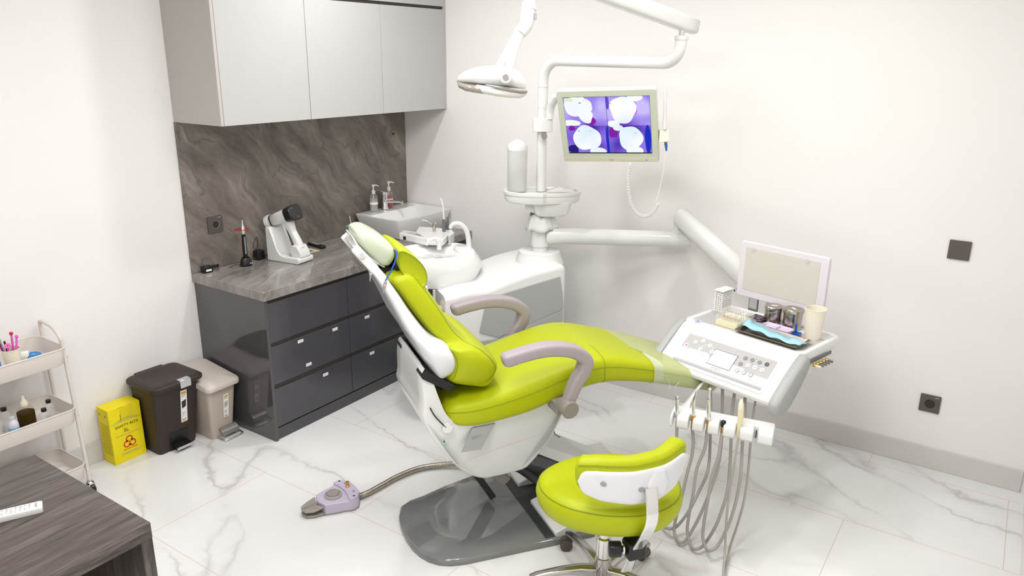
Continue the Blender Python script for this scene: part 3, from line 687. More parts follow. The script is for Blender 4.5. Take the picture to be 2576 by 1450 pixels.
# ------------------------------------------------------------------ operating light on its pole and double arm
L_ = thing('operating_light', 'white dental operating light hanging from a jointed arm above the chair', 'lamp', (CX, CYY, 1.29))
E1 = at(1711, 136, d=3.42); E1[2] = 1.985
obj('pole', G().lathe([(.027, 1.283), (.0265, 1.75)], (CX, CYY, 0), 28), m_white, L_)
obj('pole_ring', G().lathe([(.0275, 1.845), (.0295, 1.848), (.0295, 1.857), (.0275, 1.86)], (CX, CYY, 0), 28), m_white, L_)
dirA = unit(V(E1[0]-CX, E1[1]-CYY, 0))
def arcpts(c, a, b, r, n=8):  # quarter bend from direction a (arriving) to b (leaving); c is the corner
    out = []
    for k in range(n+1):
        t = math.pi/2*k/n; out.append(c-a*r+a*r*math.sin(t)+b*r*(1-math.cos(t)))
    return out
zt2 = 1.985
path = [V(CX, CYY, 1.74), V(CX, CYY, zt2-.12)]+arcpts(V(CX, CYY, zt2), V(0, 0, 1), dirA, .11)+[V(CX, CYY, zt2)+dirA*.3]
En = V(E1[0], E1[1], zt2+.0)
path += arcpts(En, dirA, V(0, 0, 1), .085)+[En+V(0, 0, .115)]
obj('fixed_arm', G().tube(path, .0275, 24), m_white, L_, auto=60)
obj('arm_ring', G().lathe([(.029, .098), (.031, .102), (.031, .115), (.026, .118)], tuple(En), 24), m_white, L_)
obj('pivot_pin', G().cyl(En+V(0, 0, .11), En+V(0, 0, .16), .014, 16), m_chrome, L_)
# spring arm going back up and out of frame
J2 = En+V(0, 0, .175)
A1 = at(1752, 45, d=3.36); A0 = at(1560, -2, d=3.12); dr = unit(A0-J2-V(0, 0, .0)); 
Q0 = J2-dr*.085; Q1 = J2+dr*.62
obj('spring_arm', G().rtube([Q0-dr*.004, Q0, J2, Q1], [.024, .030, .031, .031], [.026, .033, .036, .036], (0, 0, 1), e=4, n=28), m_white, L_, auto=60)
dn = at(1330, -60, d=2.85)
jt = at(1331, 20, d=2.75)
obj('drop_arm', G().tube(smooth([Q1, Q1+dr*.06+V(0, 0, -.01), (Q1+dn)/2+V(0, 0, .02), dn, at(1331, -20, d=2.78), jt], 5), .021, 20), m_white, L_, auto=60)
hp = lambda a, b, dd=2.75: at(a, b, d=dd)
obj('wrist', G().tube([hp(1330, 8), hp(1329, 26), hp(1327, 52), hp(1322, 66), hp(1310, 84)], [.0245, .0265, .0255, .025, .022], 24), m_white, L_, auto=60)
obj('wrist_ring', G().tube([hp(1330, 21), hp(1330, 27)], [.0275, .0275], 24), m_white, L_)
g = G()
for k in range(4): g.box(0, .012, k*.006, k*.006+.004, 0, .0012, Fr(hp(1341.5, 50, 2.735), RT, (0, 0, 1)))
obj('printed_mark', g, m_inkg, L_)
# two-pronged yoke
obj('yoke', G().rtube(smooth([hp(1312, 76), hp(1300, 100), hp(1292, 128), hp(1285, 158), hp(1276, 190)], 5), list(np.linspace(.022, .012, 21)), list(np.linspace(.012, .008, 21)), FWD, e=2.5), m_white, L_, auto=60)
obj('yoke', G().rtube(smooth([hp(1308, 78, 2.8), hp(1294, 100, 2.9), hp(1278, 130, 2.93), hp(1262, 156, 2.92), hp(1255, 172, 2.90)], 5), list(np.linspace(.020, .014, 21)), list(np.linspace(.012, .008, 21)), FWD, e=2.5), m_white, L_, auto=60)
# lamp head: elongated shell, pointed at the left, clear ribbed front
h0 = hp(1150, 199, 2.82); h1 = hp(1325, 214, 2.82)
hx = unit(V(*(h1-h0)[:2], (h1-h0)[2])); hl = float(np.linalg.norm(h1-h0))
hu = unit(V(0, 0, 1)-hx*hx[2]); hn = np.cross(hx, hu)
HF = Fr(h0, hx, hu)
def hsec(s, zt_, zb_, w, e=2.5):
    mz, hz = (zt_+zb_)/2, (zt_-zb_)/2
    return [HF.p(s*hl, mz+hz*se(k, 36, e)[1], w*se(k, 36, e)[0]) for k in range(36)]
up_ = [(0.0, .004, -.006, .004), (.02, .012, -.010, .035), (.10, .030, -.012, .068), (.25, .048, -.014, .088), (.40, .056, -.014, .096), (.6, .062, -.014, .098), (.78, .056, -.016, .088), (.90, .042, -.018, .068), (.98, .018, -.020, .04), (1.0, .0, -.018, .015)]
obj('lamp_housing', G().loft([hsec(*a) for a in up_]), m_white, L_, auto=60)
lo_ = [(.30, -.008, -.030, .088), (.40, -.008, -.043, .0965), (.6, -.008, -.049, .099), (.8, -.008, -.051, .089), (.93, -.010, -.049, .070), (.995, -.012, -.040, .045), (1.01, -.018, -.032, .02)]
obj('lower_housing', G().loft([hsec(a, b, c_-.0, w, 3) for a, b, c_, w in lo_]), m_white, L_, auto=60)
ln = [(.005, -.001, -.012, .02), (.04, -.003, -.030, .048), (.14, -.005, -.040, .076), (.28, -.006, -.043, .090), (.40, -.006, -.045, .095)]
m_lens = mat('ribbed_lens', lin(176, 168, 158), .15, metal=.35); q = NT(m_lens)
wv = q.n('TexWave', Scale=38.0); q.l(q.coord((1, 1, 0)), wv.inputs['Vector']); bp_ = q.n('Bump', Strength=.6, Distance=.003); q.l(wv.outputs['Fac'], bp_.inputs['Height']); q.l(bp_.outputs[0], q.b.inputs['Normal'])
obj('lens', G().loft([hsec(*a) for a in ln]), m_lens, L_, auto=60)
gr = G()
side_s = 1 if (HF.n@(CAM-h0)) > 0 else -1
P_ = [HF.p(hl*s, z, side_s*w) for s, z, w in ((.44, -.008, .097), (.60, -.013, .100), (.78, -.018, .092), (.92, -.021, .071), (1.0, -.022, .046))]
gr.tube(P_, [.002, .0055, .0075, .0085, .007], 14, flat=1)
obj('grip_strip', gr, mat('lamp_grip', lin(150, 144, 138), .3), L_)
kc = hp(1272, 196, 2.72); kd = unit(FWD*-1+V(0, 0, .15))
obj('pivot_cap', G().tube([kc-kd*.03, kc, kc+kd*.012], [.024, .024, .019], 28), m_white, L_)
obj('pivot_knob', G().tube([kc+kd*.008, kc+kd*.016], [.0115, .011], 24), m_knobg, L_)

# ------------------------------------------------------------------ monitor on its bracket
mc_ = [V(-.826, -1.727, 1.845), V(-.706, -2.195, 1.869), V(-.573, -2.180, 1.516), V(-.693, -1.712, 1.492)]
mw = float(np.linalg.norm(mc_[1]-mc_[0])); mh = float(np.linalg.norm(mc_[3]-mc_[0]))
MF = Fr(mc_[3], mc_[2]-mc_[3], mc_[0]-mc_[3])
M_ = thing('monitor', 'pale grey-green monitor showing four tooth close-ups, on the unit column', 'monitor', MF.p(mw/2, 0))
m_bez = mat('sage_bezel', lin(196, 203, 186), .4)
obj('back_shell', G().prism(rrect(0, mw, 0, mh, .012), -.045, -.006, MF), m_white, M_, bevel=.006, seg=3)
obj('bezel', G().prism(rrect(0, mw, 0, mh, .012), -.006, .0, MF), m_bez, M_, bevel=.003)
obj('chin', G().box(.004, mw-.004, .001, .022, 0, .0015, MF), mat('bezel_chin', lin(206, 200, 184), .4), M_)
sx0, sx1, sy0, sy1 = .065*mw, .935*mw, .125*mh, .918*mh
sc_ = obj('screen', G().box(sx0, sx1, sy0, sy1, 0, .001, MF), mat('screen_frame', (.005, .005, .05), .2), M_)
def em(name, col, s=1.1): return mat(name, (0, 0, 0), .3, spec=.2, emit=col, es=s)
def screen_mat(name, cols):
    m = mat(name, (0, 0, 0), .3, spec=.2); q = NT(m); c = q.coord((1, 1, 1))
    n = q.n('TexNoise', Scale=7.0, Detail=1.0); q.l(c, n.inputs['Vector'])
    q.l(q.ramp(n.outputs['Fac'], [(.32, cols[0]), (.5, cols[1]), (.66, cols[2])]), q.b.inputs['Emission Color']); q.b.inputs['Emission Strength'].default_value = 1.1; return m
vio = screen_mat('screen_violet', [lin(120, 60, 190), lin(160, 140, 240), lin(205, 190, 252)])
vio2 = screen_mat('screen_deep_violet', [lin(60, 30, 160), lin(120, 90, 215), lin(150, 130, 240)])
tooth = screen_mat('screen_tooth', [lin(225, 240, 252), lin(244, 250, 255), lin(255, 255, 255)])
blu = em('screen_blue', lin(12, 40, 190)); mag = em('screen_magenta', lin(130, 25, 165)); dk = em('screen_dark', lin(30, 20, 120))
mxx, myy = (sx0+sx1)/2, (sy0+sy1)/2; sw, sh = (sx1-sx0)/2, (sy1-sy0)/2
quads = [(sx0, myy, vio), (mxx, myy, vio), (sx0, sy0+.006, vio2), (mxx, sy0+.006, vio2)]
for i, (a, b, mm) in enumerate(quads):
    obj('photo_tile', G().box(a+.001, a+sw-.001, b, b+sh-(.006 if i > 1 else .001), .001, .0014, MF), mm, M_)
def blob(cx, cy, rx, ry, m, name='tooth_image', l=.0018, bump_=.12, seed=0, x0=None, x1=None, y0=None, y1=None, rot=0):
    P = []
    for k in range(40):
        t = 2*math.pi*k/40; r = 1+bump_*math.sin(3*t+seed)+bump_*.6*math.sin(5*t+seed*2.1)
        a, b = rx*r*math.cos(t), ry*r*math.sin(t)
        x_ = sx0+(cx+a*math.cos(rot)-b*math.sin(rot))*2*sw; y_ = sy0+(cy+a*math.sin(rot)+b*math.cos(rot))*2*sh
        if x0 is not None: x_ = max(x_, sx0+x0*2*sw)
        if x1 is not None: x_ = min(x_, sx0+x1*2*sw)
        if y0 is not None: y_ = max(y_, sy0+y0*2*sh)
        if y1 is not None: y_ = min(y_, sy0+y1*2*sh)
        P.append((x_, y_))
    return obj(name, G().prism(P, .0014, l, MF), m, M_, auto=30)
# background patches
blob(.30, .58, .06, .09, mag, 'gum_image', .0016, .1, 1, y0=.51, x1=.5)
blob(.80, .80, .05, .16, em('screen_pink', lin(190, 120, 225)), 'gum_image', .0016, .1, 2)
blob(.56, .38, .05, .10, mag, 'gum_image', .0016, .1, 3, x0=.51)
blob(.07, .46, .04, .05, mag, 'gum_image', .0016, .1, 3, x0=.002, y1=.505)
blob(.96, .25, .035, .26, blu, 'gum_image', .0016, .02, 0, x1=.998, y1=.505, y0=.02)
blob(.49, .22, .02, .27, blu, 'gum_image', .0016, .02, 0, x1=.499, y1=.505, y0=.02)
blob(.06, .08, .07, .08, dk, 'gum_image', .0016, .1, 5, x0=.002, y0=.02)
blob(.515, .9, .02, .12, em('screen_mid', lin(90, 70, 210)), 'gum_image', .0016, .02, 0, x0=.502, y1=.998)
# teeth
blob(.13, .84, .125, .17, tooth, seed=.4, bump_=.04, x0=.002, y1=.998)
blob(.24, .70, .085, .155, tooth, seed=1.2, bump_=.07, rot=.3)
blob(.28, .84, .055, .12, tooth, seed=2.2, bump_=.06)
blob(.22, .965, .035, .04, tooth, seed=1, y1=.998, l=.0021)
blob(.06, .54, .12, .07, tooth, seed=0, bump_=.03, x0=.002, y0=.508)
blob(.69, .77, .15, .23, tooth, seed=.3, bump_=.06, y1=.995, y0=.508)
blob(.83, .97, .09, .06, tooth, seed=1, bump_=.03, y1=.998)
blob(.57, .53, .07, .06, tooth, seed=1, bump_=.03, x0=.505)
blob(.62, .46, .06, .05, tooth, seed=1, bump_=.03, l=.0022)
blob(.24, .28, .17, .22, tooth, seed=2.6, bump_=.05)
blob(.36, .04, .10, .07, tooth, seed=1, bump_=.03, y0=.02, x1=.498)
blob(.76, .27, .14, .22, tooth, seed=.9, bump_=.05)
blob(.80, .05, .10, .08, tooth, seed=2, bump_=.03, y0=.02)
shd = em('screen_shade', lin(100, 120, 190))
for (a, b, rx, ry) in ((.195, .90, .018, .008), (.15, .41, .013, .007), (.285, .41, .009, .004), (.55, .885, .022, .003), (.82, .365, .018, .0025)): blob(a, b, rx, ry, shd, 'fissure_mark', .0026, .1, 0, rot=-.35 if b > .6 else 0)
obj('caption_bar', G().box(sx0+.012*2*sw, sx0+.11*2*sw, sy1-.022, sy1-.004, .0018, .0026, MF), em('screen_caption', lin(225, 238, 190)), M_)
obj('lettering', text_geo('MLG', .011, MF, mw*.51, .011, lift=.0018), mat('olive_print', lin(110, 96, 40), .6), M_)
for k, cc in ((.875, lin(40, 60, 230)), (.915, lin(130, 160, 255))):
    obj('indicator_light', G().lathe([(.001, .0016), (.003, .0016), (.003, .0024), (.001, .0024)], n=12, fr=Fr(MF.p(mw*k, .011), MF.r, MF.u)), mat('led_%d' % int(k*1000), cc, .3, emit=cc, es=1), M_)
g = G()
for k in range(14): g.box(mw*.60+k*.009, mw*.60+k*.009+(.006 if k % 3 else .003), .005, .0065, .0015, .0019, MF)
obj('printed_mark', g, mat('faint_print', lin(160, 150, 130), .6), M_)
# clamp on the column and curved bracket
br_ = [pc3(a, z) for a, z in ((0, 0),)]
g = G().loft([[pc3(a, z, f) for a, f in rrect(-.053, .056, -.045, .045, .02, 4)] for z in (1.612, 1.68)]); obj('clamp', g, m_white, M_, bevel=.003)
bk = MF.p(mw*.35, mh*.6, -.045)
bs = pc3(.04, 1.68, -.03)
obj('bracket', G().tube(smooth([bs, bs+V(0, 0, .045), bs+V(0, 0, .09)+unit(bk-bs)*.03, bs+unit(V(*(bk-bs)[:2], 0))*.12+V(0, 0, .125), bk], 6), .022, 20), m_white, M_, auto=60)
obj('clamp_knob', G().cyl(pc3(.01, 1.592, -.03), pc3(.01, 1.592, -.062), .016, 24), m_knobg, M_)
obj('knob_stem', G().cyl(pc3(.01, 1.592, -.0), pc3(.01, 1.592, -.035), .009, 16), m_steelg, M_)
# intra-oral camera in a holder on the monitor's right edge
mn = -MF.n
def mp_(u_, v_, f=.0): return at(u_, v_, pl=(MF.p(mw+.02, mh/2, -.02+f), FWD))
W2 = thing('camera_wand', 'slim white intraoral camera wand upright in a holder beside the monitor', 'camera wand', mp_(1674, 330))
obj('wand', G().tube([mp_(1672, 326), mp_(1672, 318), mp_(1673, 290), mp_(1673, 260), mp_(1674, 235), mp_(1673, 226), mp_(1673, 223)], [.0095, .0105, .0085, .0078, .0072, .0075, .003], 18), m_whitem, W2, auto=60)
obj('grey_collar', G().tube([mp_(1675, 358), mp_(1675, 365)], .0075, 14), mat('dark_green_collar', (.06, .10, .10), .4), W2)
obj('blue_connector', G().tube([mp_(1675.5, 364), mp_(1676, 371), mp_(1676.5, 380)], [.0075, .006, .004], 14), m_blue, W2)
hold = [mp_(1660, 328), mp_(1683, 326), mp_(1684, 356), mp_(1658, 360)]
obj('wand_holder', G().loft([hold, [q+FWD*.035 for q in hold]]), m_cup, M_, bevel=.003)
# cable: straight run then coil
end = mp_(1588, 408, .01)
run = smooth([mp_(1676.5, 378), mp_(1671, 410), mp_(1665, 450), mp_(1655, 492), mp_(1650, 508), mp_(1656, 512), mp_(1657, 520)], 6)
obj('cable', G().tube(run, .0022, 8), m_white, W2)
core = smooth([mp_(1655, 512), mp_(1652, 522), mp_(1640, 537), mp_(1622, 545), mp_(1603, 537), mp_(1590, 518), mp_(1583, 490), mp_(1581, 460), mp_(1583, 430), mp_(1584, 412)], 24)
seg = [0]; 
for k in range(1, len(core)): seg.append(seg[-1]+np.linalg.norm(core[k]-core[k-1]))
Ltot = seg[-1]; turns = 52; hel = []
core_a = np.array(core)
for k in range(turns*10+1):
    s__ = Ltot*k/(turns*10); c_ = V(*[np.interp(s__, seg, core_a[:, i]) for i in range(3)]); c2 = V(*[np.interp(min(s__+.004, Ltot), seg, core_a[:, i]) for i in range(3)])
    c1 = V(*[np.interp(max(s__-.004, 0), seg, core_a[:, i]) for i in range(3)])
    tt = unit(c2-c1); n1 = FWD; n1 = unit(n1-tt*(n1@tt)); n2 = np.cross(tt, n1); a = 2*math.pi*k/10
    hel.append(c_+(n1*math.cos(a)+n2*math.sin(a))*.0072)
obj('coiled_cable', G().tube(hel, .0026, 6), m_white, W2, auto=60)
# ------------------------------------------------------------------ instrument table on its arm
ta = math.radians(-104.5); TXv = V(math.cos(ta), math.sin(ta), 0); TYv = V(-math.sin(ta), math.cos(ta), 0)
T0 = V(-.918, -2.763, 0)
def tp(x, y, z): return T0+TXv*x+TYv*y+V(0, 0, z)
I = thing('instrument_table', 'white dentist instrument table with keypad and display on a swing arm', 'instrument table', tp(0, .15, .70))
def tprof(poly, x0, x1): return [[tp(x, y, z) for y, z in poly] for x in (x0, x1)]
body = [(.33, .83), (.33, .795), (.20, .75), (.05, .70), (-.08, .655), (-.17, .648), (-.205, .665), (-.208, .682), (-.195, .700), (-.035, .826), (-.015, .834), (.31, .838)]
obj('housing', G().loft(tprof(body, -.285, .285)), m_white, I, bevel=.005, seg=3, ang=25)
# raised rim round the top
rim = G()
out = rrect(-.298, .298, -.02, .345, .045); inn = rrect(-.270, .270, .028, .320, .03)
rim.loft([[tp(a, b, z) for a, b in o] for o, z in ((out, .805), (out, .838), (rrect(-.294, .294, -.016, .341, .045), .843), (rrect(-.276, .276, .022, .326, .032), .843), (inn, .836), (inn, .8355))], cap=True)
obj('top_rim', rim, m_white, I, auto=50)
obj('top_mat', G().loft([[tp(a, b, z) for a, b in rrect(-.269, .269, .029, .319, .03)] for z in (.8345, .8372)]), m_pang2, I)
cap_ = [(.012, .838), (-.03, .832), (-.12, .772), (-.205, .70), (-.222, .672), (-.21, .64), (-.18, .622), (-.13, .628), (-.07, .68), (-.01, .745), (.03, .80)]
cap_s = [(float(a), float(b)) for a, b in smooth(cap_, 3, closed=True)]
for s in (-1, 1):
    cy_, cz_ = sum(p[0] for p in cap_s)/len(cap_s), sum(p[1] for p in cap_s)/len(cap_s)
    sc_l = lambda k: [(cy_+(y-cy_)*k, cz_+(z-cz_)*k) for y, z in cap_s]
    g = G().loft([[tp(s*x, y, z) for y, z in sc_l(k)] for x, k in ((.284, .97), (.286, 1.0), (.308, 1.0), (.322, .93), (.327, .80))])
    o = obj('end_cap', g, m_panelg, I, auto=60)
    obj('cap_button', G().cyl(tp(s*.322, -.02, .775), tp(s*.329, -.02, .775), .014, 20), m_panelg, o)
# sloping control face
f0 = tp(-.215, -.185, .708); PF_ = Fr(f0, TXv, unit(TYv*.16+V(0, 0, .126)))
# small outward lift
if PF_.n@(CAM-f0) < 0: PN = -1
else: PN = 1
PF_ = Fr(f0+PF_.n*PN*.0006, PF_.r, PF_.u)
PW, PH = .440, .152
def pbox(name, x0, x1, y0, y1, t0, t1, m, par=I, **k): return obj(name, G().box(x0, x1, y0, y1, t0*PN, t1*PN, PF_), m, par, **k)
obj('face_plate', G().prism(rrect(-.012, PW+.012, -.016, PH+.012, .014), -.001*PN, .0008*PN, PF_), m_whitem, I)
o_dec = pbox('decal', 0, PW, 0, PH, .0008, .0016, m_pang2)
obj('decal_light', G().prism([(0, .014), (PW, .014), (PW, .058), (.335, .058), (.325, .07), (.15, .07), (.14, .085), (0, .078)], .0016*PN, .0020*PN, PF_), mat('decal_pale', lin(226, 230, 236), .4), o_dec)
pbox('decal_stripe', 0, PW, 0, .006, .0016, .0024, mat('decal_stripe', lin(160, 160, 164), .5), o_dec)
o_d = pbox('display', .158, .272, .036, .118, .002, .0026, m_ink)
pbox('display_glass', .160, .270, .038, .116, .0026, .003, mat('display_white', lin(238, 232, 228), .25, emit=lin(238, 232, 228), es=.12), o_d)
def fdisc(x, y, r, t, m, name, par): return obj(name, G().lathe([(.0005, .002*PN), (r, .002*PN), (r, t*PN), (.0005, t*PN)], n=24, fr=Fr(PF_.p(x, y), PF_.r, PF_.u)), m, par)
wb_ = mat('button_white', lin(232, 232, 236), .3); gb_ = mat('button_grey', lin(128, 130, 134), .4); db_ = mat('button_dark', lin(70, 70, 74), .4)
bl_ = [(.052, .118, 'w', None), (.082, .136, 'w', 'S'), (.020, .090, 'w', 'r'), (.042, .060, 'w', 'C'), (.125, .124, 'w', None), (.092, .094, 'w', None), (.150, .098, 'w', None), (.122, .066, 'w', None),
       (.306, .120, 'g', None), (.338, .122, 'g', None), (.372, .122, 'g', None), (.405, .124, 'd', None), (.301, .086, 'g', None), (.333, .090, 'w', None), (.366, .091, 'w', None), (.400, .092, 'w', None),
       (.304, .052, 'd', 'P1'), (.336, .052, 'd', 'P2'), (.368, .053, 'd', 'P3')]
for (x, y, k, tx) in bl_:
    bo = fdisc(x, y, .0098, .0034, {'w': wb_, 'g': gb_, 'd': db_}[k], 'button', I)
    fr = Fr(PF_.p(x, y, .0034*PN), PF_.r, PF_.u)
    if tx in ('P1', 'P2', 'P3'):
        fdisc(x, y, .0082, .0036, wb_, 'button_face', bo); obj('button_print', text_geo(tx, .0105, Fr(PF_.p(x, y, .0036*PN), PF_.r, PF_.u), 0, 0, lift=.0002*PN), m_ink, bo)
    elif tx in ('S', 'C'): obj('button_print', text_geo(tx, .011, fr, 0, 0, lift=.0002*PN), m_inkg, bo)
    elif tx == 'r': obj('button_print', G().prism([(-.005, -.005), (.006, -.001), (-.002, .006)], 0, .0003*PN, fr), m_red, bo)
    else: obj('button_print', G().box(-.005, .003, -.0008, .0008, 0, .0003*PN, fr).box(.001, .003, -.003, .004, 0, .0003*PN, fr), m_inkg, bo)
ring = G(); ring.lathe([(.030, .0018*PN), (.0312, .0018*PN), (.0312, .0022*PN), (.030, .0022*PN)], n=40, cap=False, fr=Fr(PF_.p(.122, .095), PF_.r, PF_.u)); obj('decal_ring', ring, wb_, o_dec)
for x, y, m in ((.122, .095, mat('green_led', (.05, .4, .05), .4)), (.352, .133, m_brown), (.418, .138, m_brown), (.348, .103, m_brown)): fdisc(x, y, .0014, .0028, m, 'indicator_light', o_dec)
obj('lettering', text_geo('ESAY', .0175, PF_, .214, .0235, lift=.0022*PN, sx=1.15), m_inkg, o_dec)
# round gauge on the front left of the rim
gz = Fr(tp(-.222, .0, .8435), TXv, TYv)
go = obj('gauge', G().lathe([(.001, 0), (.0175, 0), (.0175, .002), (.001, .002)], n=28, fr=gz), m_chrome, I)
obj('gauge_face', G().lathe([(.001, .002), (.0155, .002), (.0155, .0026), (.001, .0026)], n=28, fr=gz), mat('gauge_lilac', lin(196, 196, 226), .3), go)
obj('gauge_mark', G().box(-.006, .006, -.006, .0, .0026, .003, gz).box(-.0015, .0015, -.003, .006, .003, .0034, gz), mat('gauge_ink', lin(60, 60, 150), .5), go)
# film viewer standing at the rear
def vprism(x0, x1, z0, z1, y0, y1, r): return [[tp(a, y, b) for a, b in rrect(x0, x1, z0, z1, r)] for y in (y0, y1)]
vo = obj('film_viewer', G().loft(vprism(-.242, .200, .905, 1.176, .330, .352, .014)), mat('viewer_frame', lin(222, 216, 224), .35), I, bevel=.004, seg=3)
obj('viewer_panel', G().loft(vprism(-.210, .162, .942, 1.150, .3285, .331, .003)), mat('viewer_screen', lin(206, 203, 196), .3), vo)
for x in (-.17, .10): obj('film_clip', G().loft(vprism(x-.011, x+.011, 1.136, 1.152, .326, .3285, .005)), m_frost, vo)
obj('viewer_stem', G().box(-.17, -.125, .333, .350, .83, .91, Fr(T0, TXv, TYv)), m_steelg, vo, bevel=.002)
obj('viewer_stem_cover', G().box(-.165, -.125, .3315, .333, .855, .91, Fr(T0, TXv, TYv)), m_panelg, vo)
obj('power_button', G().cyl(tp(-.246, .341, .93), tp(-.241, .341, .93), .006), m_black, vo)
# arms from the column
AZ = 1.028
J = at(1722, 603, z=AZ)
ad = unit(V(J[0]-CX, J[1]-CYY, 0))
obj('swing_arm', G().tube([V(CX, CYY, AZ)+ad*.04, V(CX, CYY, AZ)+ad*.1, J-ad*.08], [.050, .0465, .0455], 32), m_white, I, auto=60)
obj('arm_end', G().tube([J-ad*.085, J-ad*.08, J+ad*.025, J+ad*.034], [.046, .0475, .0475, .044], 32), m_white, I, auto=60)
obj('arm_joint', G().lathe([(.036, 1.05), (.034, 1.085), (.022, 1.09), (.022, 1.125)], tuple(V(J[0], J[1], 0)-ad*.045), 24), m_white, I)
obj('joint_pin', G().lathe([(.020, 1.08), (.020, 1.15)], tuple(V(J[0], J[1], 0)-ad*.045), 24), m_chrome, I)
K0 = at(1712, 545, d=4.22); K1 = at(1905, 725, pl=(tp(0, .47, 0), TYv))
kd_ = unit(K1-K0); ku = V(0, 0, 1)
obj('spring_arm', G().rtube([K0-kd_*.015, K0, K0+kd_*.3, K1], [.036, .044, .046, .048], [.042, .052, .054, .056], ku, e=2.6, n=36), m_white, I, auto=60)
for dq in (.02, .055): obj('screw', G().ell(K0+kd_*dq+V(0, 0, -.024)-FWD*.043, .005, .003, .005), m_steel, I)
obj('table_joint', G().cyl(tp(-.10, .44, .76), tp(-.10, .44, .90), .032, 24), m_white, I)
obj('table_bracket', G().box(-.14, -.06, .30, .43, .755, .80, Fr(T0, TXv, TYv)), m_white, I, bevel=.006)
Kend = tp(-.10, .445, .90)
obj('arm_head', G().tube([K1-kd_*.02, (K1+Kend)/2, Kend+V(0, 0, .0)], [.045, .042, .034], 24), m_white, I, auto=60)
# ---- handpiece holder bar under the front
ha = math.radians(-79.5); HX = V(math.cos(ha), math.sin(ha), 0); HY = V(-math.sin(ha), math.cos(ha), 0)
HC = tp(.148, -.322, 0)
def hq(x, y, z): return HC+HX*x+HY*y+V(0, 0, z)
obj('strap', G().rtube(smooth([tp(-.07, -.09, .665), tp(-.075, -.13, .64), hq(-.16, .06, .60), hq(-.165, .045, .565)], 5), .026, .006, TYv, e=4), m_white, I)
slots = []
for (u_, v_) in ((1703, 1040), (1742, 1052), (1780, 1062), (1817, 1076), (1858, 1085), (1902, 1098)):
    P = at(u_, v_, pl=(HC, HY)); slots.append(float((P-HC)@HX))
edges = [-.205]+[(slots[i]+slots[i+1])/2 for i in range(5)]+[.205]
g = G()
g.box(-.205, .205, -.01, .045, .562, .60, Fr(HC, HX, HY))
hb_ = obj('handpiece_holder', g, m_white, I, bevel=.008, seg=3)
for i in range(7):
    a = (slots[i-1]+.0085) if i > 0 else -.205; b = (slots[i]-.0085) if i < 6 else .205
    pr = [(.0, .602), (-.045, .588), (-.052, .575), (-.052, .545), (-.04, .535), (-.0, .545)]
    obj('holder_finger', G().loft([[hq(x, y, z) for y, z in pr] for x in (a, b)]), m_white, hb_, bevel=.006, seg=3)
obj('holder_slot', G().box(slots[5]-.002, slots[5]+.002, -.0115, -.0105, .545, .58, Fr(HC, HX, HY)), m_black, hb_)
# ---- handpieces with hoses
m_chromeh = m_chrome
def hose(px, r, par, label=None, m=None, floor=False):
    P = []
    n = len(px); low = max(range(n), key=lambda i: px[i][1])
    y0 = -.35
    for i, (a, b) in enumerate(px):
        if i <= low: f = i/max(low, 1); yy = y0*(1-f)+(-.43)*f
        else: f = (i-low)/(n-1-low); yy = -.43*(1-f)+(-.10)*f if f > 0 else -.43
        p = at(a, b, pl=(T0+TYv*yy, TYv))
        if p[2] < .02: p = at(a, b, z=.02)
        P.append(p)
    return obj('hose', G().tube(smooth(P, 6), r, 12), m or m_hose, par, auto=60, label=label)
def hz(i, u_, v_): return at(u_, v_, pl=(hq(slots[i], -.03, 0), FWD))
H = []
names = [('handpiece', 'chrome handpiece with open swivel head, first from the left in the holder bar', 'handpiece'),
         ('handpiece', 'slender chrome turbine handpiece with small round head, second from the left', 'handpiece'),
         ('handpiece', 'thicker chrome turbine handpiece with a blue ring, third from the left', 'handpiece'),
         ('hose_connector', 'grey hose with brass connector and black cap, fourth from the left', 'hose connector'),
         ('ultrasonic_scaler', 'cream plastic ultrasonic scaler with a fine hooked tip, in the holder bar', 'scaler')]
for i, (n_, l_, c_) in enumerate(names): H.append(thing(n_, l_, c_, hq(slots[i], -.03, .56), group='instruments hanging in the holder bar'))
obj('body', G().tube([hz(0, 1703, 1062), hz(0, 1703, 1040), hz(0, 1704, 1022), hz(0, 1704, 1008)], [.0045, .006, .0085, .0078], 16), m_chrome, H[0], auto=60)
obj('head', G().tube([hz(0, 1704, 1008), hz(0, 1704, 1004), hz(0, 1704, 1000), hz(0, 1704, 997)], [.008, .0095, .0092, .0070], 18), m_chrome, H[0])
obj('head_ring', G().tube([hz(0, 1704, 1003), hz(0, 1704, 1000.5)], [.0104, .0104], 18), m_steel, H[0])
def turbine(i, px, rad, hd, ring=None):
    P = [hz(i, *q) for q in px]
    obj('body', G().tube(smooth(P, 4), list(np.interp(np.linspace(0, 1, (len(P)-1)*4+1), np.linspace(0, 1, len(rad)), rad)), 18), m_chrome, H[i], auto=60)
    obj('head', G().tube([hz(i, hd[0]-2.2, hd[1]+2.2), hz(i, hd[0]+2.4, hd[1]-1.6)], [.0068, .0062], 18), m_chrome, H[i])
    if ring: obj('blue_ring', G().tube([hz(i, *ring), hz(i, ring[0]+.1, ring[1]-1)], [.0074, .0074], 18), mat('ring_blue', lin(60, 130, 190), .3), H[i])
turbine(1, [(1744, 1046), (1745, 1025), (1747, 1008), (1750, 995), (1753, 983)], [.0065, .0072, .0068, .0048, .0042], (1752, 981))
turbine(2, [(1783, 1057), (1783, 1035), (1783, 1012), (1784, 998), (1786, 981)], [.008, .0092, .0085, .006, .0046], (1786, 979), (1783, 1004))
for i, a, b in ((1, (1744, 1046), (1741, 1072)), (2, (1783, 1056), (1779, 1082))):
    A_, B_ = hz(i, *a), hz(i, *b)
    obj('connector', G().tube([A_, A_*.7+B_*.3, A_*.6+B_*.4, B_], [.0085, .0085, .0058, .0052], 16), m_gold, H[i])
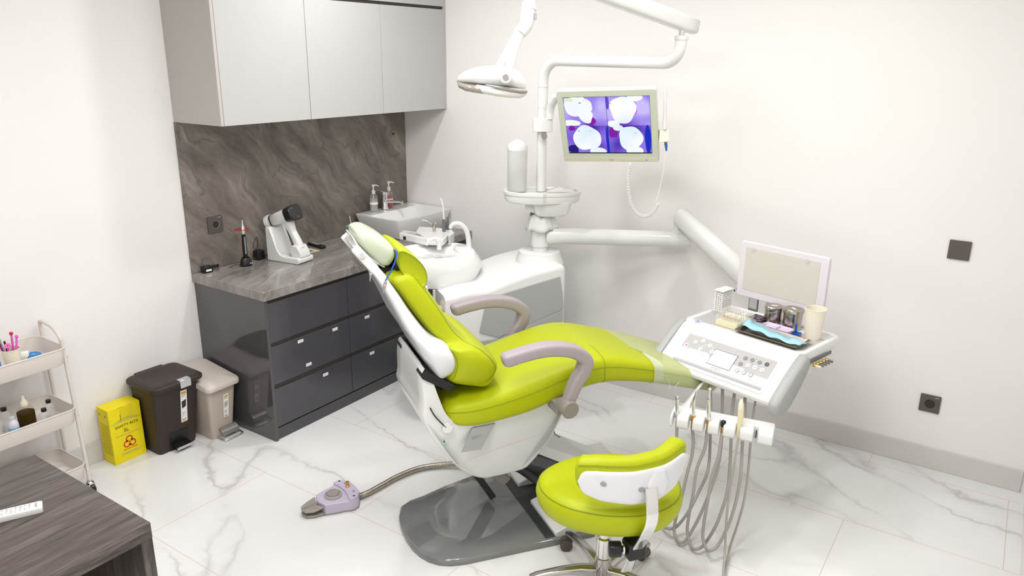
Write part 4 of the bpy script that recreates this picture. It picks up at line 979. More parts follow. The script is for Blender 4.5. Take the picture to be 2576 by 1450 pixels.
obj('connector', G().tube([hz(3, 1818, 1074), hz(3, 1817, 1092)], [.0058, .0055], 16), m_gold, H[3])
obj('cap', G().tube([hz(3, 1820, 1058), hz(3, 1820, 1060), hz(3, 1820, 1066), hz(3, 1819, 1071), hz(3, 1819, 1075)], [.004, .0098, .0105, .0092, .006], 18), m_black, H[3], auto=60)
obj('body', G().tube([hz(4, 1857, 1102), hz(4, 1858, 1085), hz(4, 1860, 1075), hz(4, 1863, 1048), hz(4, 1864, 1028)], [.0056, .0068, .0098, .0118, .0116], 20), m_cream, H[4], auto=60)
obj('nose', G().tube([hz(4, 1864, 1028), hz(4, 1864.5, 1016), hz(4, 1865, 1008), hz(4, 1865.5, 1004)], [.0114, .010, .006, .002], 20), m_cup, H[4], auto=60)
obj('tip', G().tube(smooth([hz(4, 1865.5, 1005), hz(4, 1866, 1001), hz(4, 1864.5, 997), hz(4, 1863.5, 996)], 4), .0012, 8), m_steel, H[4])
hose([(1703, 1060), (1701, 1112), (1690, 1180), (1678, 1240), (1666, 1290), (1663, 1312), (1670, 1325), (1682, 1331), (1700, 1327), (1720, 1305), (1740, 1274), (1757, 1240), (1777, 1197), (1784, 1163), (1786, 1128), (1788, 1040), (1787, 950)], .0068, H[0])
hose([(1741, 1072), (1744, 1109), (1740, 1150), (1729, 1190), (1716, 1247), (1702, 1298), (1696, 1332), (1701, 1355), (1711, 1366), (1726, 1359), (1743, 1332), (1762, 1295), (1785, 1240), (1803, 1190), (1812, 1140), (1816, 1090), (1818, 960)], .0068, H[1])
hose([(1779, 1082), (1773, 1129), (1753, 1180), (1743, 1247), (1733, 1298), (1729, 1339), (1739, 1376), (1753, 1382), (1773, 1369), (1800, 1325), (1817, 1281), (1831, 1230), (1837, 1163), (1839, 1105), (1842, 1041), (1850, 972)], .0068, H[2])
hose([(1816, 1090), (1807, 1149), (1790, 1203), (1780, 1264), (1771, 1315), (1768, 1352), (1777, 1381), (1787, 1386), (1807, 1372), (1834, 1318), (1851, 1264), (1863, 1197), (1868, 1112), (1873, 1045), (1875, 981)], .0068, H[3])
hose([(1857, 1102), (1848, 1163), (1834, 1247), (1827, 1315), (1824, 1382), (1819, 1450), (1812, 1490), (1820, 1470), (1825, 1433), (1837, 1376), (1854, 1325), (1871, 1264), (1881, 1197), (1888, 1117), (1894, 1054), (1903, 992)], .0050, H[4])

# ------------------------------------------------------------------ things on the instrument table
TZ = .8375
TB = Fr(T0+V(0, 0, TZ), TXv, TYv)
t = thing('cotton_roll_dispenser', 'clear box packed with white cotton rolls, back left of the instrument table', 'dispenser', tp(-.235, .225, TZ))
obj('case', G().box(-.262, -.212, .17, .262, .0, .115, TB), m_acryl, t, bevel=.002)
obj('lid', G().box(-.263, -.211, .169, .263, .113, .119, TB), m_whitem, t, bevel=.002)
g = G()
for a in range(4):
    for k in range(9): 
        x = -.255+.0115*a+rnd.uniform(-.001, .001); z = .018+.0105*k
        g.cyl(TB.p(x, .176, z), TB.p(x, .256, z), .0051, 8)
obj('cotton_rolls', g, m_paper, t, kind='stuff')
obj('hinge_knob', G().ell(tp(-.208, .26, TZ+.108), .004, .004, .005), m_black, t)
def bur_block(x0, x1, y0, y1, label, seed, colours):
    t = thing('bur_block', label, 'bur block', tp((x0+x1)/2, (y0+y1)/2, TZ), group='bur blocks on the instrument table')
    obj('base', G().box(x0, x1, y0, y1, 0, .020, TB).box(x0+.004, x1-.004, y0+.006, y1-.004, .020, .026, TB), m_cream, t, bevel=.002)
    rr_ = random.Random(seed); n = 0
    for a in range(12):
        for b in range(3):
            if rr_.random() < .2: continue
            x = x0+.010+(x1-x0-.02)*a/11; y = y0+.013+(y1-y0-.022)*b/2; h = rr_.uniform(.040, .047)
            bo = obj('bur', G().cyl(TB.p(x, y, .024), TB.p(x, y, h), .0009, 6).cyl(TB.p(x, y, h), TB.p(x, y, h+.003), .0014, 6), m_steel, t)
            if colours and b == 0 and a < 7: obj('bur_tip', G().cyl(TB.p(x, y, h), TB.p(x, y, h+.005), .0028, 8), mat('tip_%d' % (a % 4), [lin(235, 200, 30), lin(210, 50, 30), lin(235, 190, 40), lin(120, 50, 110)][a % 4], .5), bo)
    obj('cover', G().box(x0-.001, x1+.001, y0-.001, y1+.001, .012, .056, TB), m_acryl, t, bevel=.001)
bur_block(-.160, -.048, .045, .10, 'cream bur block with coloured burs under a clear cover, nearer the keypad', 3, True)
bur_block(-.180, -.050, .118, .185, 'cream bur block of steel burs behind the one with coloured burs', 5, False)
t = thing('bur_case', 'small dark glossy case lying between the bur blocks and the canisters', 'case', tp(-.058, .235, TZ))
obj('case', G().box(-.085, -.030, .205, .262, 0, .024, TB), mat('aubergine_plastic', lin(78, 62, 76), .15, coat=.5), t, bevel=.003)
obj('lid_edge', G().box(-.0855, -.0295, .2045, .2625, .014, .016, TB), m_purple, t)
def canister(x, y, r, h, label, rot):
    t = thing('cotton_canister', label, 'canister', tp(x, y, TZ), group='steel canisters on the instrument table')
    c = tuple(tp(x, y, TZ))
    obj('body', G().lathe([(r-.002, 0), (r, .002), (r, h*.76)], c, 40), m_steel, t)
    obj('lid', G().lathe([(r+.0015, h*.74), (r+.002, h*.76), (r+.002, h*.96), (r-.001, h), (.001, h)], c, 40), m_steel, t)
    f = Fr(tp(x, y, TZ+h), TXv*math.cos(rot)+TYv*math.sin(rot), TYv*math.cos(rot)-TXv*math.sin(rot))
    obj('sticker', G().box(-.014, .014, -.005, .005, .0, .0006, f), m_paper, t)
canister(-.002, .272, .040, .083, 'left one of the two polished steel canisters with lids', .5)
canister(.092, .276, .042, .092, 'right one of the two polished steel canisters, next to the paper cup', -.5)
c = tuple(tp(.218, .225, TZ))
t = thing('paper_cup', 'tall cream paper cup on the back right corner of the instrument table', 'cup', c)
obj('cup_wall', G().lathe([(.001, .004), (.031, .004), (.031, 0), (.033, .0), (.0445, .135), (.0430, .135), (.0315, .01), (.001, .01)], c, 40), m_cup, t)
obj('rim', G().tube([V(*c)+V(.0447*math.cos(a), .0447*math.sin(a), .136) for a in [2*math.pi*k/40 for k in range(40)]], .0018, 8, closed=True, cap=False), m_cup, t)
t = thing('dappen_dish', 'small transparent blue dappen dish with an upright tab, beside the cup', 'dish', tp(.175, .163, TZ))
m_bluet = mat('translucent_blue', lin(20, 90, 185), .1, alpha=.75, coat=.6)
obj('dish', G().loft([[TB.p(a, b, z) for a, b in rrect(.175-s, .175+s, .163-s, .163+s, .006, 4)] for z, s in ((0, .014), (.003, .0165), (.026, .0185), (.026, .0165), (.006, .013))]), m_bluet, t)
obj('tab', G().box(.158, .168, .176, .180, .02, .062, TB), m_bluet, t, bevel=.001)
t = thing('lilac_tray', 'small lilac plastic tray with rounded compartments behind the pouch', 'tray', tp(.07, .192, TZ))
g = G().loft([[TB.p(a, b, z) for a, b in rrect(.0+s, .138-s, .158+s, .222-s, .014, 5)] for z, s in ((0, .006), (.004, .001), (.016, 0), (.018, .001), (.016, .004), (.009, .009))])
obj('tray', g, m_purple, t, auto=50)
obj('divider', G().box(.066, .071, .164, .216, .008, .016, TB), m_purple, t, bevel=.001)
t = thing('instrument_tray', 'shallow stainless steel tray on the front of the instrument table', 'tray', tp(.11, .07, TZ))
g = G().loft([[TB.p(a, b, z) for a, b in rrect(-.035-s, .252+s, .012-s, .142+s, .016, 5)] for z, s in ((0, -.014), (.002, -.012), (.018, .0), (.018, .006), (.019, .006), (.0195, -.001), (.005, -.012))])
obj('tray', g, mat('dull_steel', (.30, .27, .22), .3, metal=1), t, auto=40)
t = thing('sterile_pouch', 'light blue sterilisation pouch with instruments inside, lying on the steel tray', 'pouch', tp(.10, .08, TZ+.02))
NX, NY = 30, 8; top = []; bot = []
cxl = smooth([(-.04, .135), (.0, .122), (.06, .085), (.12, .065), (.19, .050), (.250, .045)], 1)
for i in range(NX):
    f = i/(NX-1); x = -.045+.305*f
    yc = float(np.interp(f, [0, .25, .5, .75, 1], [.112, .100, .078, .070, .066])); w = float(np.interp(f, [0, .1, .45, .8, 1], [.036, .040, .036, .036, .034]))
    for j in range(NY):
        q_ = j/(NY-1); y = yc+(q_-.5)*2*w
        z = .022+.004*math.sin(f*21+q_*3)+.010*math.sin(math.pi*q_)*(.4+.6*math.sin(math.pi*f))+(.014*(1-f)**3)*q_
        top.append(TB.p(x, y, z)); 
fc = [(i*NY+j, i*NY+j+1, (i+1)*NY+j+1, (i+1)*NY+j) for i in range(NX-1) for j in range(NY-1)]
o = obj('pouch', G().add(top, fc), m_lblue, t, auto=80); so = o.modifiers.new('thick', 'SOLIDIFY'); so.thickness = .0012
for k, (a, b) in enumerate(((.0, .115), (.02, .1))):
    obj('sealed_instrument', G().tube(smooth([TB.p(-.012+.01*k, b+.01, .040), TB.p(.03, .100-.012*k, .041), TB.p(.10, .082-.014*k, .040), (TB.p(.20, .066-.01*k, .036))], 5), .0016, 8), m_pang2, t)
obj('mirror_head', G().lathe([(.001, 0), (.011, 0), (.011, .0015), (.001, .0015)], tuple(TB.p(-.012, .118, .042)), 20), m_steel, t)
# syringe tips on the right side of the table
rk = thing('instrument_rack', 'row of brass and grey instrument ends sticking out under the right edge of the table', 'instrument rack', tp(.31, .12, .77))
fr_r = Fr(T0, TXv, TYv)
obj('rail', G().box(.299, .306, .03, .24, .785, .80, fr_r), m_steelg, rk, bevel=.002)
for k in range(5):
    y = .09+.027*k
    pk = tp(.300, y, .772-.001*k); dk_ = unit(TXv*.95+V(0, 0, -.12)+TYv*.25)
    o = obj('instrument_end', G().cyl(pk, pk+dk_*.034, .0058, 12), m_steelg if k else m_cream, rk)
    obj('brass_collar', G().cyl(pk+dk_*.002, pk+dk_*.012, .0068, 12), m_gold, o)
# ------------------------------------------------------------------ dental chair
CH = thing('dental_chair', 'lime green dental patient chair with white shell on a grey floor plate', 'dental chair', cp(.3, 0, 0))
def pad_ring(F, B, w, e=4.0, n=44, wf=None):
    """rounded-rectangle section between front point F and back point B (x, z), half width w"""
    o = []
    for k in range(n):
        c_, s_ = se(k, n, e)
        x = (F[0]+B[0])/2+(F[0]-B[0])/2*s_; z = (F[1]+B[1])/2+(F[1]-B[1])/2*s_
        o.append((x, c_*w, z))
    return o
def pad(sts, r0=.03, r1=.03, e=4.0, n=44, k=6, crown=0):
    """sts: (Fx, Fz, Bx, Bz, w); ends rounded over r0/r1 metres"""
    P = smooth([np.array(s, float) for s in sts], k); mid = [V((p[0]+p[2])/2, 0, (p[1]+p[3])/2) for p in P]
    L = [0]
    for i in range(1, len(P)): L.append(L[-1]+np.linalg.norm(mid[i]-mid[i-1]))
    T = L[-1]; out = []; A = np.array(P)
    ss = sorted(set([0, T]+[x for x in L if r0*1.05 < x < T-r1*1.05]+[r0*(1-math.cos(math.pi/2*i/6)) for i in range(7)]+[T-r1*(1-math.cos(math.pi/2*i/6)) for i in range(7)]))
    loops = []
    for s in ss:
        v = [np.interp(s, L, A[:, i]) for i in range(5)]
        f = 1.0
        for d, r in ((s, r0), (T-s, r1)):
            if r > 0 and d < r: f = min(f, math.sqrt(max(0, 1-(1-d/r)**2)))
        f = max(f, .02)
        Fp, Bp = V(v[0], v[1]), V(v[2], v[3]); m_ = (Fp+Bp)/2; h = (Fp-Bp)/2; th = np.linalg.norm(h)
        ins = (1-f)*min(r0 if s < T/2 else r1, th)
        h2 = h*max(th-ins, .001)/th; w2 = v[4]-(1-f)*(r0 if s < T/2 else r1)
        ring = pad_ring(m_+h2, m_-h2, w2, e, n)
        if crown:
            ring = [(x+ (h[0]/th)*crown*(1-(y/w2)**2)*(1 if ((V(x, z)-m_)@h) > 0 else 0)*f, y, z+(h[1]/th)*crown*(1-(y/w2)**2)*(1 if ((V(x, z)-m_)@h) > 0 else 0)*f) for x, y, z in ring]
        loops.append(ring)
    return loops
def padobj(name, sts, m, par, label=None, **k):
    loops = pad(sts, **k); g = G().loft([[cp(*p) for p in lp] for lp in loops]); return obj(name, g, m, par, auto=70, label=label), loops
def stitch(par, loops, idx, i0, i1, off=.0006, r=.0012, m=None):
    """a seam running lengthwise over a pad along section index idx"""
    P = []
    for lp in loops[i0:i1]:
        c_ = np.mean(np.array(lp), axis=0); q_ = np.array(lp[idx]); P.append(cp(*(q_+(q_-c_)/max(np.linalg.norm(q_-c_), 1e-6)*off)))
    return obj('seam', G().tube(P, r, 6), m or m_stitch, par)
# base plate
pl_far = [(.70, .36), (.37, .345), (.20, .30), (.07, .252), (.0, .235), (-.045, .205), (-.072, .13)]
pl_near = [(-.080, .05), (-.078, -.03), (-.068, -.10), (-.050, -.155), (-.026, -.198), (.008, -.232), (.05, -.254), (.11, -.266), (.54, -.285), (.70, -.29)]
poly = pl_far+pl_near
g = G()
def plate(z, k): 
    c_ = V(.35, .02); return [cp(*(c_+(V(*p)-c_)*k), z) for p in poly]
lo = [plate(0, .99), plate(.004, 1.0), plate(.024, .995), plate(.030, .975), plate(.0305, .6)]
obj('floor_plate', g.loft(lo), m_plate, CH, auto=50)
pm_n = [cp(x, y, z) for x, y, z in ((.42, 0, 0),)]
# dark mechanism bed and front cover
bx = Fr(CO, CF.r, NF)
obj('mechanism_bed', G().box(.475, 1.0, -.262, .24, .0295, .036, bx), m_iron, CH, bevel=.004)
fc = [(.518, .052), (.518, .034), (.545, .012), (1.05, .012), (1.08, .03), (1.02, .12), (.72, .12)]
for a, b in ((-.268, .005), (.15, .262)): obj('front_cover', G().loft([[cp(x, y, z) for x, z in fc] for y in (a, b)]), m_white, CH, bevel=.005, seg=3)
# parallel lift arms and rear link
def slab(name, x0, z0, x1, z1, th, y0, y1, m, par=CH, bv=.006):
    d = unit(V(x1-x0, z1-z0)); n_ = V(-d[1], d[0])*th/2
    P = [(x0+n_[0], z0+n_[1]), (x1+n_[0], z1+n_[1]), (x1-n_[0], z1-n_[1]), (x0-n_[0], z0-n_[1])]
    return obj(name, G().loft([[cp(a, y, b) for a, b in P] for y in (y0, y1)]), m, par, bevel=bv, seg=3)
slab('lift_arm', .38, .335, .84, .10, .05, .0, .145, m_steelg)
slab('lift_arm', .30, .30, .74, .06, .03, .02, .13, m_iron)
slab('lift_cover', .46, .40, .92, .13, .05, -.10, .16, m_white)
obj('cover_lip', G().rtube(smooth([cp(.655, .19, .235), cp(.70, .2, .22), cp(.76, .2, .17), (cp(.85, .2, .07))], 5), .02, .03, NF, e=3), m_panelg, CH)
slab('support_link', .20, .33, .36, .06, .03, .06, .13, m_iron)
slab('support_link', .28, .31, .38, .20, .05, -.05, .05, m_knobg)
obj('hydraulic_cylinder', G().cyl(cp(.62, .02, .08), cp(.36, .02, .32), .022, 16), m_iron, CH)
# hull
hull = [(-.030, .855), (-.036, .80), (-.034, .72), (-.040, .676), (-.020, .615), (.010, .555), (.055, .49), (.115, .40), (.18, .335), (.235, .298), (.28, .290), (.42, .300), (.455, .345), (.495, .435), (.557, .576), (.590, .650), (.60, .675), (.52, .672), (.43, .640), (.30, .62), (.17, .62), (.09, .635), (.045, .68), (.018, .75), (-.005, .83), (-.015, .86)]
hs = [(float(a), float(b)) for a, b in smooth(hull, 3, closed=True)]
def hy(z): return float(np.interp(z, [.28, .34, .45, .52, .60, .75, .86], [.115, .150, .205, .218, .222, .215, .195]))
def hull_ring(f, s=1.0):
    cx0, cz0 = .25, .52
    return [cp(cx0+(x-cx0)*s, f*hy(z), cz0+(z-cz0)*s) for x, z in hs]
fr_ = [(-1.0, .955), (-.985, .985), (-.95, 1.0), (-.6, 1.0), (0, 1.0), (.6, 1.0), (.95, 1.0), (.985, .985), (1.0, .955)]
obj('base_shell', G().loft([hull_ring(f, s) for f, s in fr_]), m_white, CH, auto=45)
# grey logo panel on the near flank
lp_ = [cl(a, b, -.222) for a, b in ((1189, 1078), (1246, 1066), (1212, 1134), (1163, 1141))]
o = obj('logo_panel', G().loft([[cp(x, -hy(z)-dy, z) for x, z in lp_] for dy in (-.004, .0012)]), m_panelg, CH)
fl_ = Fr(cp((lp_[0][0]+lp_[2][0])/2, -.2235, (lp_[0][1]+lp_[2][1])/2), CF.r, CF.u)
fl_.n = np.cross(fl_.r, fl_.u)
obj('lettering', text_geo('ESAY', .021, Fr(cp((lp_[0][0]+lp_[2][0])/2+.0, -hy(.53)-.0018, (lp_[0][1]+lp_[2][1])/2+.01), CF.r+V(0, 0, .05), CF.u), 0, 0, lift=.0), mat('faint_logo', lin(150, 150, 150), .5), o)
# crease strip, round cap and socket on the shell
obj('shell_line', G().tube([cp(x, -hy(z)-.0008, z) for x, z in smooth([(.10, .428), (.18, .455), (.30, .482), (.43, .505), (.505, .53)], 5)], .0012, 6), m_cabside, CH)
q1 = cl(1125, 1077, -.222)
obj('shell_cap', G().cyl(cp(q1[0], -.214, q1[1]), cp(q1[0], -.228, q1[1]), .020, 24), m_whitem, CH)
q2 = cl(1114, 1107, -.19)
obj('air_socket', G().cyl(cp(q2[0], -.16, q2[1]), cp(q2[0], -.207, q2[1]), .009, 18), m_chrome, CH)
obj('socket_ring', G().cyl(cp(q2[0], -.205, q2[1]), cp(q2[0], -.2085, q2[1]), .006, 16), mat('green_ring', lin(10, 140, 90), .4), CH)
cb = [cl(a, b, -.226) for a, b in ((1082, 1027), (1092, 1045), (1107, 1062), (1122, 1076))]
obj('cable', G().tube(smooth([cp(x, -.226, z) for x, z in cb], 5), .0026, 8), m_black, CH)
cb = [cl(a, b, -.226) for a, b in ((1133, 1070), (1131, 1082), (1124, 1091))]
obj('cable', G().tube(smooth([cp(x, -.226, z) for x, z in cb], 4), .0016, 8), m_black, CH)
cb = [(1391, 1074), (1394, 1086), (1397, 1094), (1409, 1101)]
obj('cable', G().tube(smooth([at(a, b, pl=(cp(.5, -.1, 0), NF)) for a, b in cb], 4), .0018, 8), m_black, CH)
# seat and leg rest
seat = [(.045, .700, .050, .640, .215), (.10, .722, .10, .603, .235), (.20, .735, .20, .592, .246), (.36, .768, .40, .612, .250), (.54, .812, .56, .660, .250), (.66, .834, .66, .684, .250), (.77, .828, .78, .688, .250), (.97, .772, .97, .654, .248), (1.16, .708, 1.15, .602, .244), (1.36, .632, 1.33, .548, .232)]
so_, sl = padobj('seat_cushion', seat, m_green, CH, r0=.05, r1=.045, e=4.4, n=52)
n_ = 52
def seam_at(par, loops, y_sign, tfrac, i0, i1, r=.0012, off=.0004):
    P = []
    for lp in loops[i0:i1]:
        A = np.array(lp); c_ = A.mean(axis=0); best = None
        # point on the side at height fraction tfrac
        side_ = [p for p in A if p[1]*y_sign > 0]; zs_ = [p[2] for p in side_]
        side_ = sorted(side_, key=lambda p: p[2]); zt = min(zs_)+(max(zs_)-min(zs_))*tfrac
        side2 = [p for p in side_ if abs(p[1]) > abs(A[:, 1]).max()*.6]
        p = min(side2, key=lambda p: abs(p[2]-zt)); P.append(p+V(0, y_sign*off, 0))
    return obj('seam', G().tube([cp(*p) for p in P], r, 6), m_stitch, par)
seam_at(so_, sl, -1, .66, 3, len(sl)-3)
seam_at(so_, sl, 1, .66, 3, len(sl)-3)
for xs_ in (.735,):
    k_ = min(range(len(sl)), key=lambda i: abs(np.mean([p[0] for p in sl[i]])-xs_))
    A = np.array(sl[k_]); c_ = A.mean(axis=0)
    P = [cp(*(c_+(p-c_)*1.003)) for p in A if p[1] < -.10]
    P = sorted(P, key=lambda p: p[2]) 
    ordp = [cp(*(c_+(A[i]-c_)*1.003)) for i in range(len(A)) if A[i][1] < -.12]
    obj('seam', G().tube([cp(*(c_+(A[i]-c_)*1.003)) for i in list(range(14, 39)) if A[i][1] < -.02], .0011, 6), m_stitch, so_)
# clear film sleeve over the foot end
fl2 = []
for i, lp in enumerate([l for l in sl if np.mean([p[0] for p in l]) > .93]):
    A = np.array(lp); c_ = A.mean(axis=0); fl2.append([tuple(c_+(p-c_)*(1.028+.006*math.sin(i*1.3+40*p[1]))+(V(-.10*p[1]/.25-.02, 0, .012*p[1]/.25) if i == 0 else V(0, 0, 0))) for p in A])
g = G().loft([[cp(*p) for p in lp] for lp in fl2], cap=False)
o = obj('film_cover', g, m_film, CH, auto=80, label='clear plastic film over the foot end')
for (a, b, c2_) in (((1.03, .69), (1.05, .66), (1.05, .63)), ((1.10, .66), (1.08, .64), (1.09, .61))):
    obj('film_fold', G().tube(smooth([cp(q[0], -.256, q[1]) for q in (a, b, c2_)], 4), .0012, 6), m_frost, o)
# backrest
back = [(.225, .738, .040, .800, .200), (.262, .790, .050, .822, .236), (.285, .835, .060, .862, .254), (.262, .880, .064, .902, .260), (.222, .920, .060, .928, .256), (.186, .944, .052, .946, .242), (.156, .954, .044, .958, .196), (.116, .996, .002, 1.00, .180), (.066, 1.085, -.053, 1.08, .174), (.015, 1.165, -.100, 1.155, .166), (-.040, 1.245, -.150, 1.225, .152)]
bo_, bl2 = padobj('back_cushion', back, m_green, CH, r0=.035, r1=.035, e=3.8, n=52)
for s_, idx in ((-1, 30), (1, 21)):
    P = []
    for lp in bl2[5:-4]:
        A = np.array(lp); c_ = A.mean(axis=0); q_ = A[idx]; P.append(cp(*(c_+(q_-c_)*1.004)))
    obj('seam', G().tube(P, .0012, 6), m_stitch, bo_)
padobj('lumbar_flap', [(.225, .905, .17, .895, .17), (.262, .86, .18, .86, .20), (.280, .80, .17, .80, .212), (.255, .742, .15, .765, .20)], m_green, CH, r0=.02, r1=.02, e=3.5)
shell = [(.085, .828, .035, .800, .205), (.104, .872, .002, .855, .240), (.100, .915, -.030, .918, .252), (.066, .962, -.058, .970, .244), (.006, 1.0, -.088, 1.022, .215), (-.052, 1.082, -.122, 1.10, .180), (-.100, 1.165, -.162, 1.185, .162), (-.148, 1.240, -.205, 1.262, .135)]
padobj('back_shell', shell, m_shellw, CH, r0=.03, r1=.02, e=4.5)
# black joint between back and seat
slab('back_hinge', -.03, .850, .085, .775, .035, -.215, -.12, m_blackm)
slab('back_hinge', -.03, .850, .085, .775, .035, .12, .215, m_blackm)
slab('back_hinge', .0, .80, .14, .70, .05, -.08, .08, m_iron)
# headrest: neck pillow, film-wrapped head cushion, joint arm
nk = [(-.091, 1.322), (-.059, 1.312), (-.025, 1.285), (.002, 1.250), (.012, 1.212), (.002, 1.177), (-.033, 1.182), (-.064, 1.209), (-.086, 1.241), (-.097, 1.279)]
nks = [(float(a), float(b)) for a, b in smooth(nk, 3, closed=True)]
ncx, ncz = -.045, 1.245
def nring(y, s, dx=0): return [cp(ncx+(x-ncx)*s+dx, y, ncz+(z-ncz)*s+dx*-.2) for x, z in nks]
no = obj('neck_pillow', G().loft([nring(-.135, .86), nring(-.141, .95), nring(-.138, 1.0), nring(-.09, 1.02, .004), nring(0, 1.03, .006), nring(.09, 1.02, .004), nring(.138, 1.0), nring(.141, .95), nring(.135, .86)]), m_green, CH, auto=60)
for y_ in (-.1405, .1405): obj('seam', G().tube([cp(ncx+(x-ncx)*.97, y_, ncz+(z-ncz)*.97) for x, z in nks], .0016, 6, closed=True, cap=False), m_stitch, no)
head = [(-.098, 1.268, -.132, 1.243, .098), (-.090, 1.308, -.160, 1.258, .112), (-.116, 1.345, -.186, 1.286, .116), (-.150, 1.374, -.212, 1.316, .116), (-.188, 1.396, -.234, 1.348, .108), (-.222, 1.404, -.246, 1.374, .088)]
padobj('head_cushion', head, m_pale, CH, r0=.03, r1=.03, e=3.2)
padobj('head_shell', [(-.128, 1.252, -.138, 1.244, .085), (-.180, 1.292, -.190, 1.284, .098), (-.222, 1.338, -.232, 1.330, .092), (-.242, 1.374, -.250, 1.370, .07)], m_white, CH, r0=.01, r1=.01, e=4)
slab('headrest_arm', -.248, 1.340, -.148, 1.212, .034, -.122, -.092, m_white)
slab('headrest_arm', -.248, 1.340, -.148, 1.212, .034, .092, .122, m_white)
obj('arm_cover', G().loft([[cp(x, y, z) for x, z in ((-.250, 1.338), (-.230, 1.345), (-.165, 1.268), (-.145, 1.222), (-.175, 1.215), (-.205, 1.26))] for y in (-.096, .096)]), m_whitem, CH, bevel=.006)
for x, z, r in ((-.228, 1.318, .0125), (-.160, 1.227, .0155)):
    k_ = obj('pivot_knob', G().cyl(cp(x, -.118, z), cp(x, -.132, z), r, 26), m_white, CH)
    obj('knob_cap', G().cyl(cp(x, -.131, z), cp(x, -.1335, z), r*.62, 22), m_chrome, k_)
fr_h = Fr(cp(-.232, -.02, 1.268), unit(cp(-.205, 0, 1.232)-cp(-.262, 0, 1.305)), NF)
obj('release_handle', G().ell(fr_h.o, .052, .055, .007, fr_h), mat('smoke_plastic', lin(140, 132, 126), .12, alpha=.6, coat=.5), CH)
slab('neck_joint', -.150, 1.230, -.050, 1.205, .050, -.07, .07, m_blackm)
slab('neck_joint', -.085, 1.268, -.075, 1.215, .035, -.10, .10, m_blackm)
slab('headrest_post', -.165, 1.215, -.110, 1.12, .012, -.06, .06, m_steelg)
# bib chain
BC = thing('bib_chain', 'blue bib cord with metal alligator clips hung round the headrest', 'bib chain', cp(-.09, 0, 1.2))
bp1 = [(985, 627, -.02), (997, 631, -.13), (998, 640, -.15), (995, 655, -.155), (987, 675, -.155), (976, 696, -.155), (969, 708, -.155)]
obj('cord', G().tube(smooth([cp(*(lambda q, y: (q[0], y, q[1]))(cl(a, b, y), y)) for a, b, y in bp1], 6), .0028, 8), m_blue, BC)
def clip_(a, b, c2_, d_, y):
    A_ = cl(a, b, y); B_ = cl(c2_, d_, y); p0, p1 = cp(A_[0], y, A_[1]), cp(B_[0], y, B_[1])
    o = obj('clip', G().rtube([p0, p0*.7+p1*.3, p0*.45+p1*.55, p1], [.003, .0045, .004, .0015], [.003, .0065, .004, .0015], CF.r, e=3, n=12), m_steel, BC)
    obj('clip_spring', G().cyl(p0*.65+p1*.35+NF*-.006, p0*.65+p1*.35+NF*.006, .0035, 12), m_chrome, o)
clip_(970, 706, 964, 738, -.158)
clip_(933, 678, 931, 709, -.10)
obj('cord', G().tube([cp(*(lambda q: (q[0], -.10, q[1]))(cl(a, b, -.10))) for a, b in ((933, 680), (934, 672))], .0025, 8), m_blue, BC)
# armrests
def armrest(y, s):
    arm = [(.250, .905), (.275, .912), (.33, .922), (.40, .930), (.46, .928), (.525, .914), (.572, .890), (.600, .858), (.592, .815), (.568, .778), (.550, .74), (.536, .70), (.528, .678)]
    P = smooth([cp(a, y, b) for a, b in arm], 4); n = len(P); q = np.linspace(0, 1, n)
    hw = list(np.interp(q, [0, .04, .3, .6, .8, 1], [.020, .030, .034, .032, .027, .023]))
    hh = list(np.interp(q, [0, .04, .3, .6, .8, 1], [.018, .025, .026, .028, .025, .022]))
    ups = []
    for i in range(n):
        t_ = unit(P[min(i+1, n-1)]-P[max(i-1, 0)]); ups.append(np.cross(NF*(1 if True else -1), t_)*-1)
    o = obj('armrest', G().rtube(P, hw, hh, ups, e=4.5, n=28), m_armg, CH, auto=60)
    g = G()
    for k in range(8): 
        x = .285+.017*k; z = float(np.interp(x, [.25, .33, .40], [.905, .922, .930]))-.026
        g.ell(cp(x, y, z), .008, .018, .004, Fr((0, 0, 0), CF.r, NF))
    obj('grip_ridge', g, m_armg, o)
    a, b = (y+.020, y-.045) if s < 0 else (y-.020, y+.045)
    obj('armrest_pivot', G().tube([cp(.524, a, .672), cp(.524, a+(b-a)*.93, .672), cp(.524, b, .672)], [.034, .0365, .033], 32), m_knobg, o)
armrest(-.315, -1); armrest(.315, 1)
obj('armrest_bracket', G().box(.49, .56, -.30, -.18, .63, .68, bx), m_knobg, CH, bevel=.006)
obj('armrest_bracket', G().box(.49, .56, .18, .30, .63, .68, bx), m_knobg, CH, bevel=.006)

# ------------------------------------------------------------------ dentist's stool
SO = V(-1.815, -2.57, 0)+V(.556, -.831, 0)*.016+V(.831, .556, 0)*.015
def sp(r, f, z): return SO+RT*r+FWD*f+V(0, 0, z)
ST = thing('dentist_stool', 'lime green round dentist stool with curved half-back on chrome star base', 'stool', SO)
def seat_r(a):   # slightly triangular plan
    return .272*(1+.035*math.cos(3*(a-math.radians(200))))
def sring(z, k): return [sp(.008+k*seat_r(a)*math.cos(a), -.006+k*seat_r(a)*(.62 if math.sin(a) > 0 else .86)*math.sin(a), z+.036+(.012*(k > .3))*math.sin(a)) for a in [2*math.pi*i/64 for i in range(64)]]
so2 = obj('seat', G().loft([sring(.350, .55), sring(.354, .82), sring(.366, .925), sring(.390, .98), sring(.418, 1.0), sring(.440, .985), sring(.456, .955), sring(.467, .90), sring(.472, .80), sring(.470, .6), sring(.465, .3), sring(.464, .02)]), m_green, ST, auto=80)
obj('seam', G().tube([sp(.008+.962*seat_r(a)*math.cos(a), -.006+.962*seat_r(a)*(.62 if math.sin(a) > 0 else .86)*math.sin(a), .4905+.012*math.sin(a)) for a in [2*math.pi*i/64 for i in range(64)]], .0018, 6, closed=True, cap=False), m_stitch, so2)
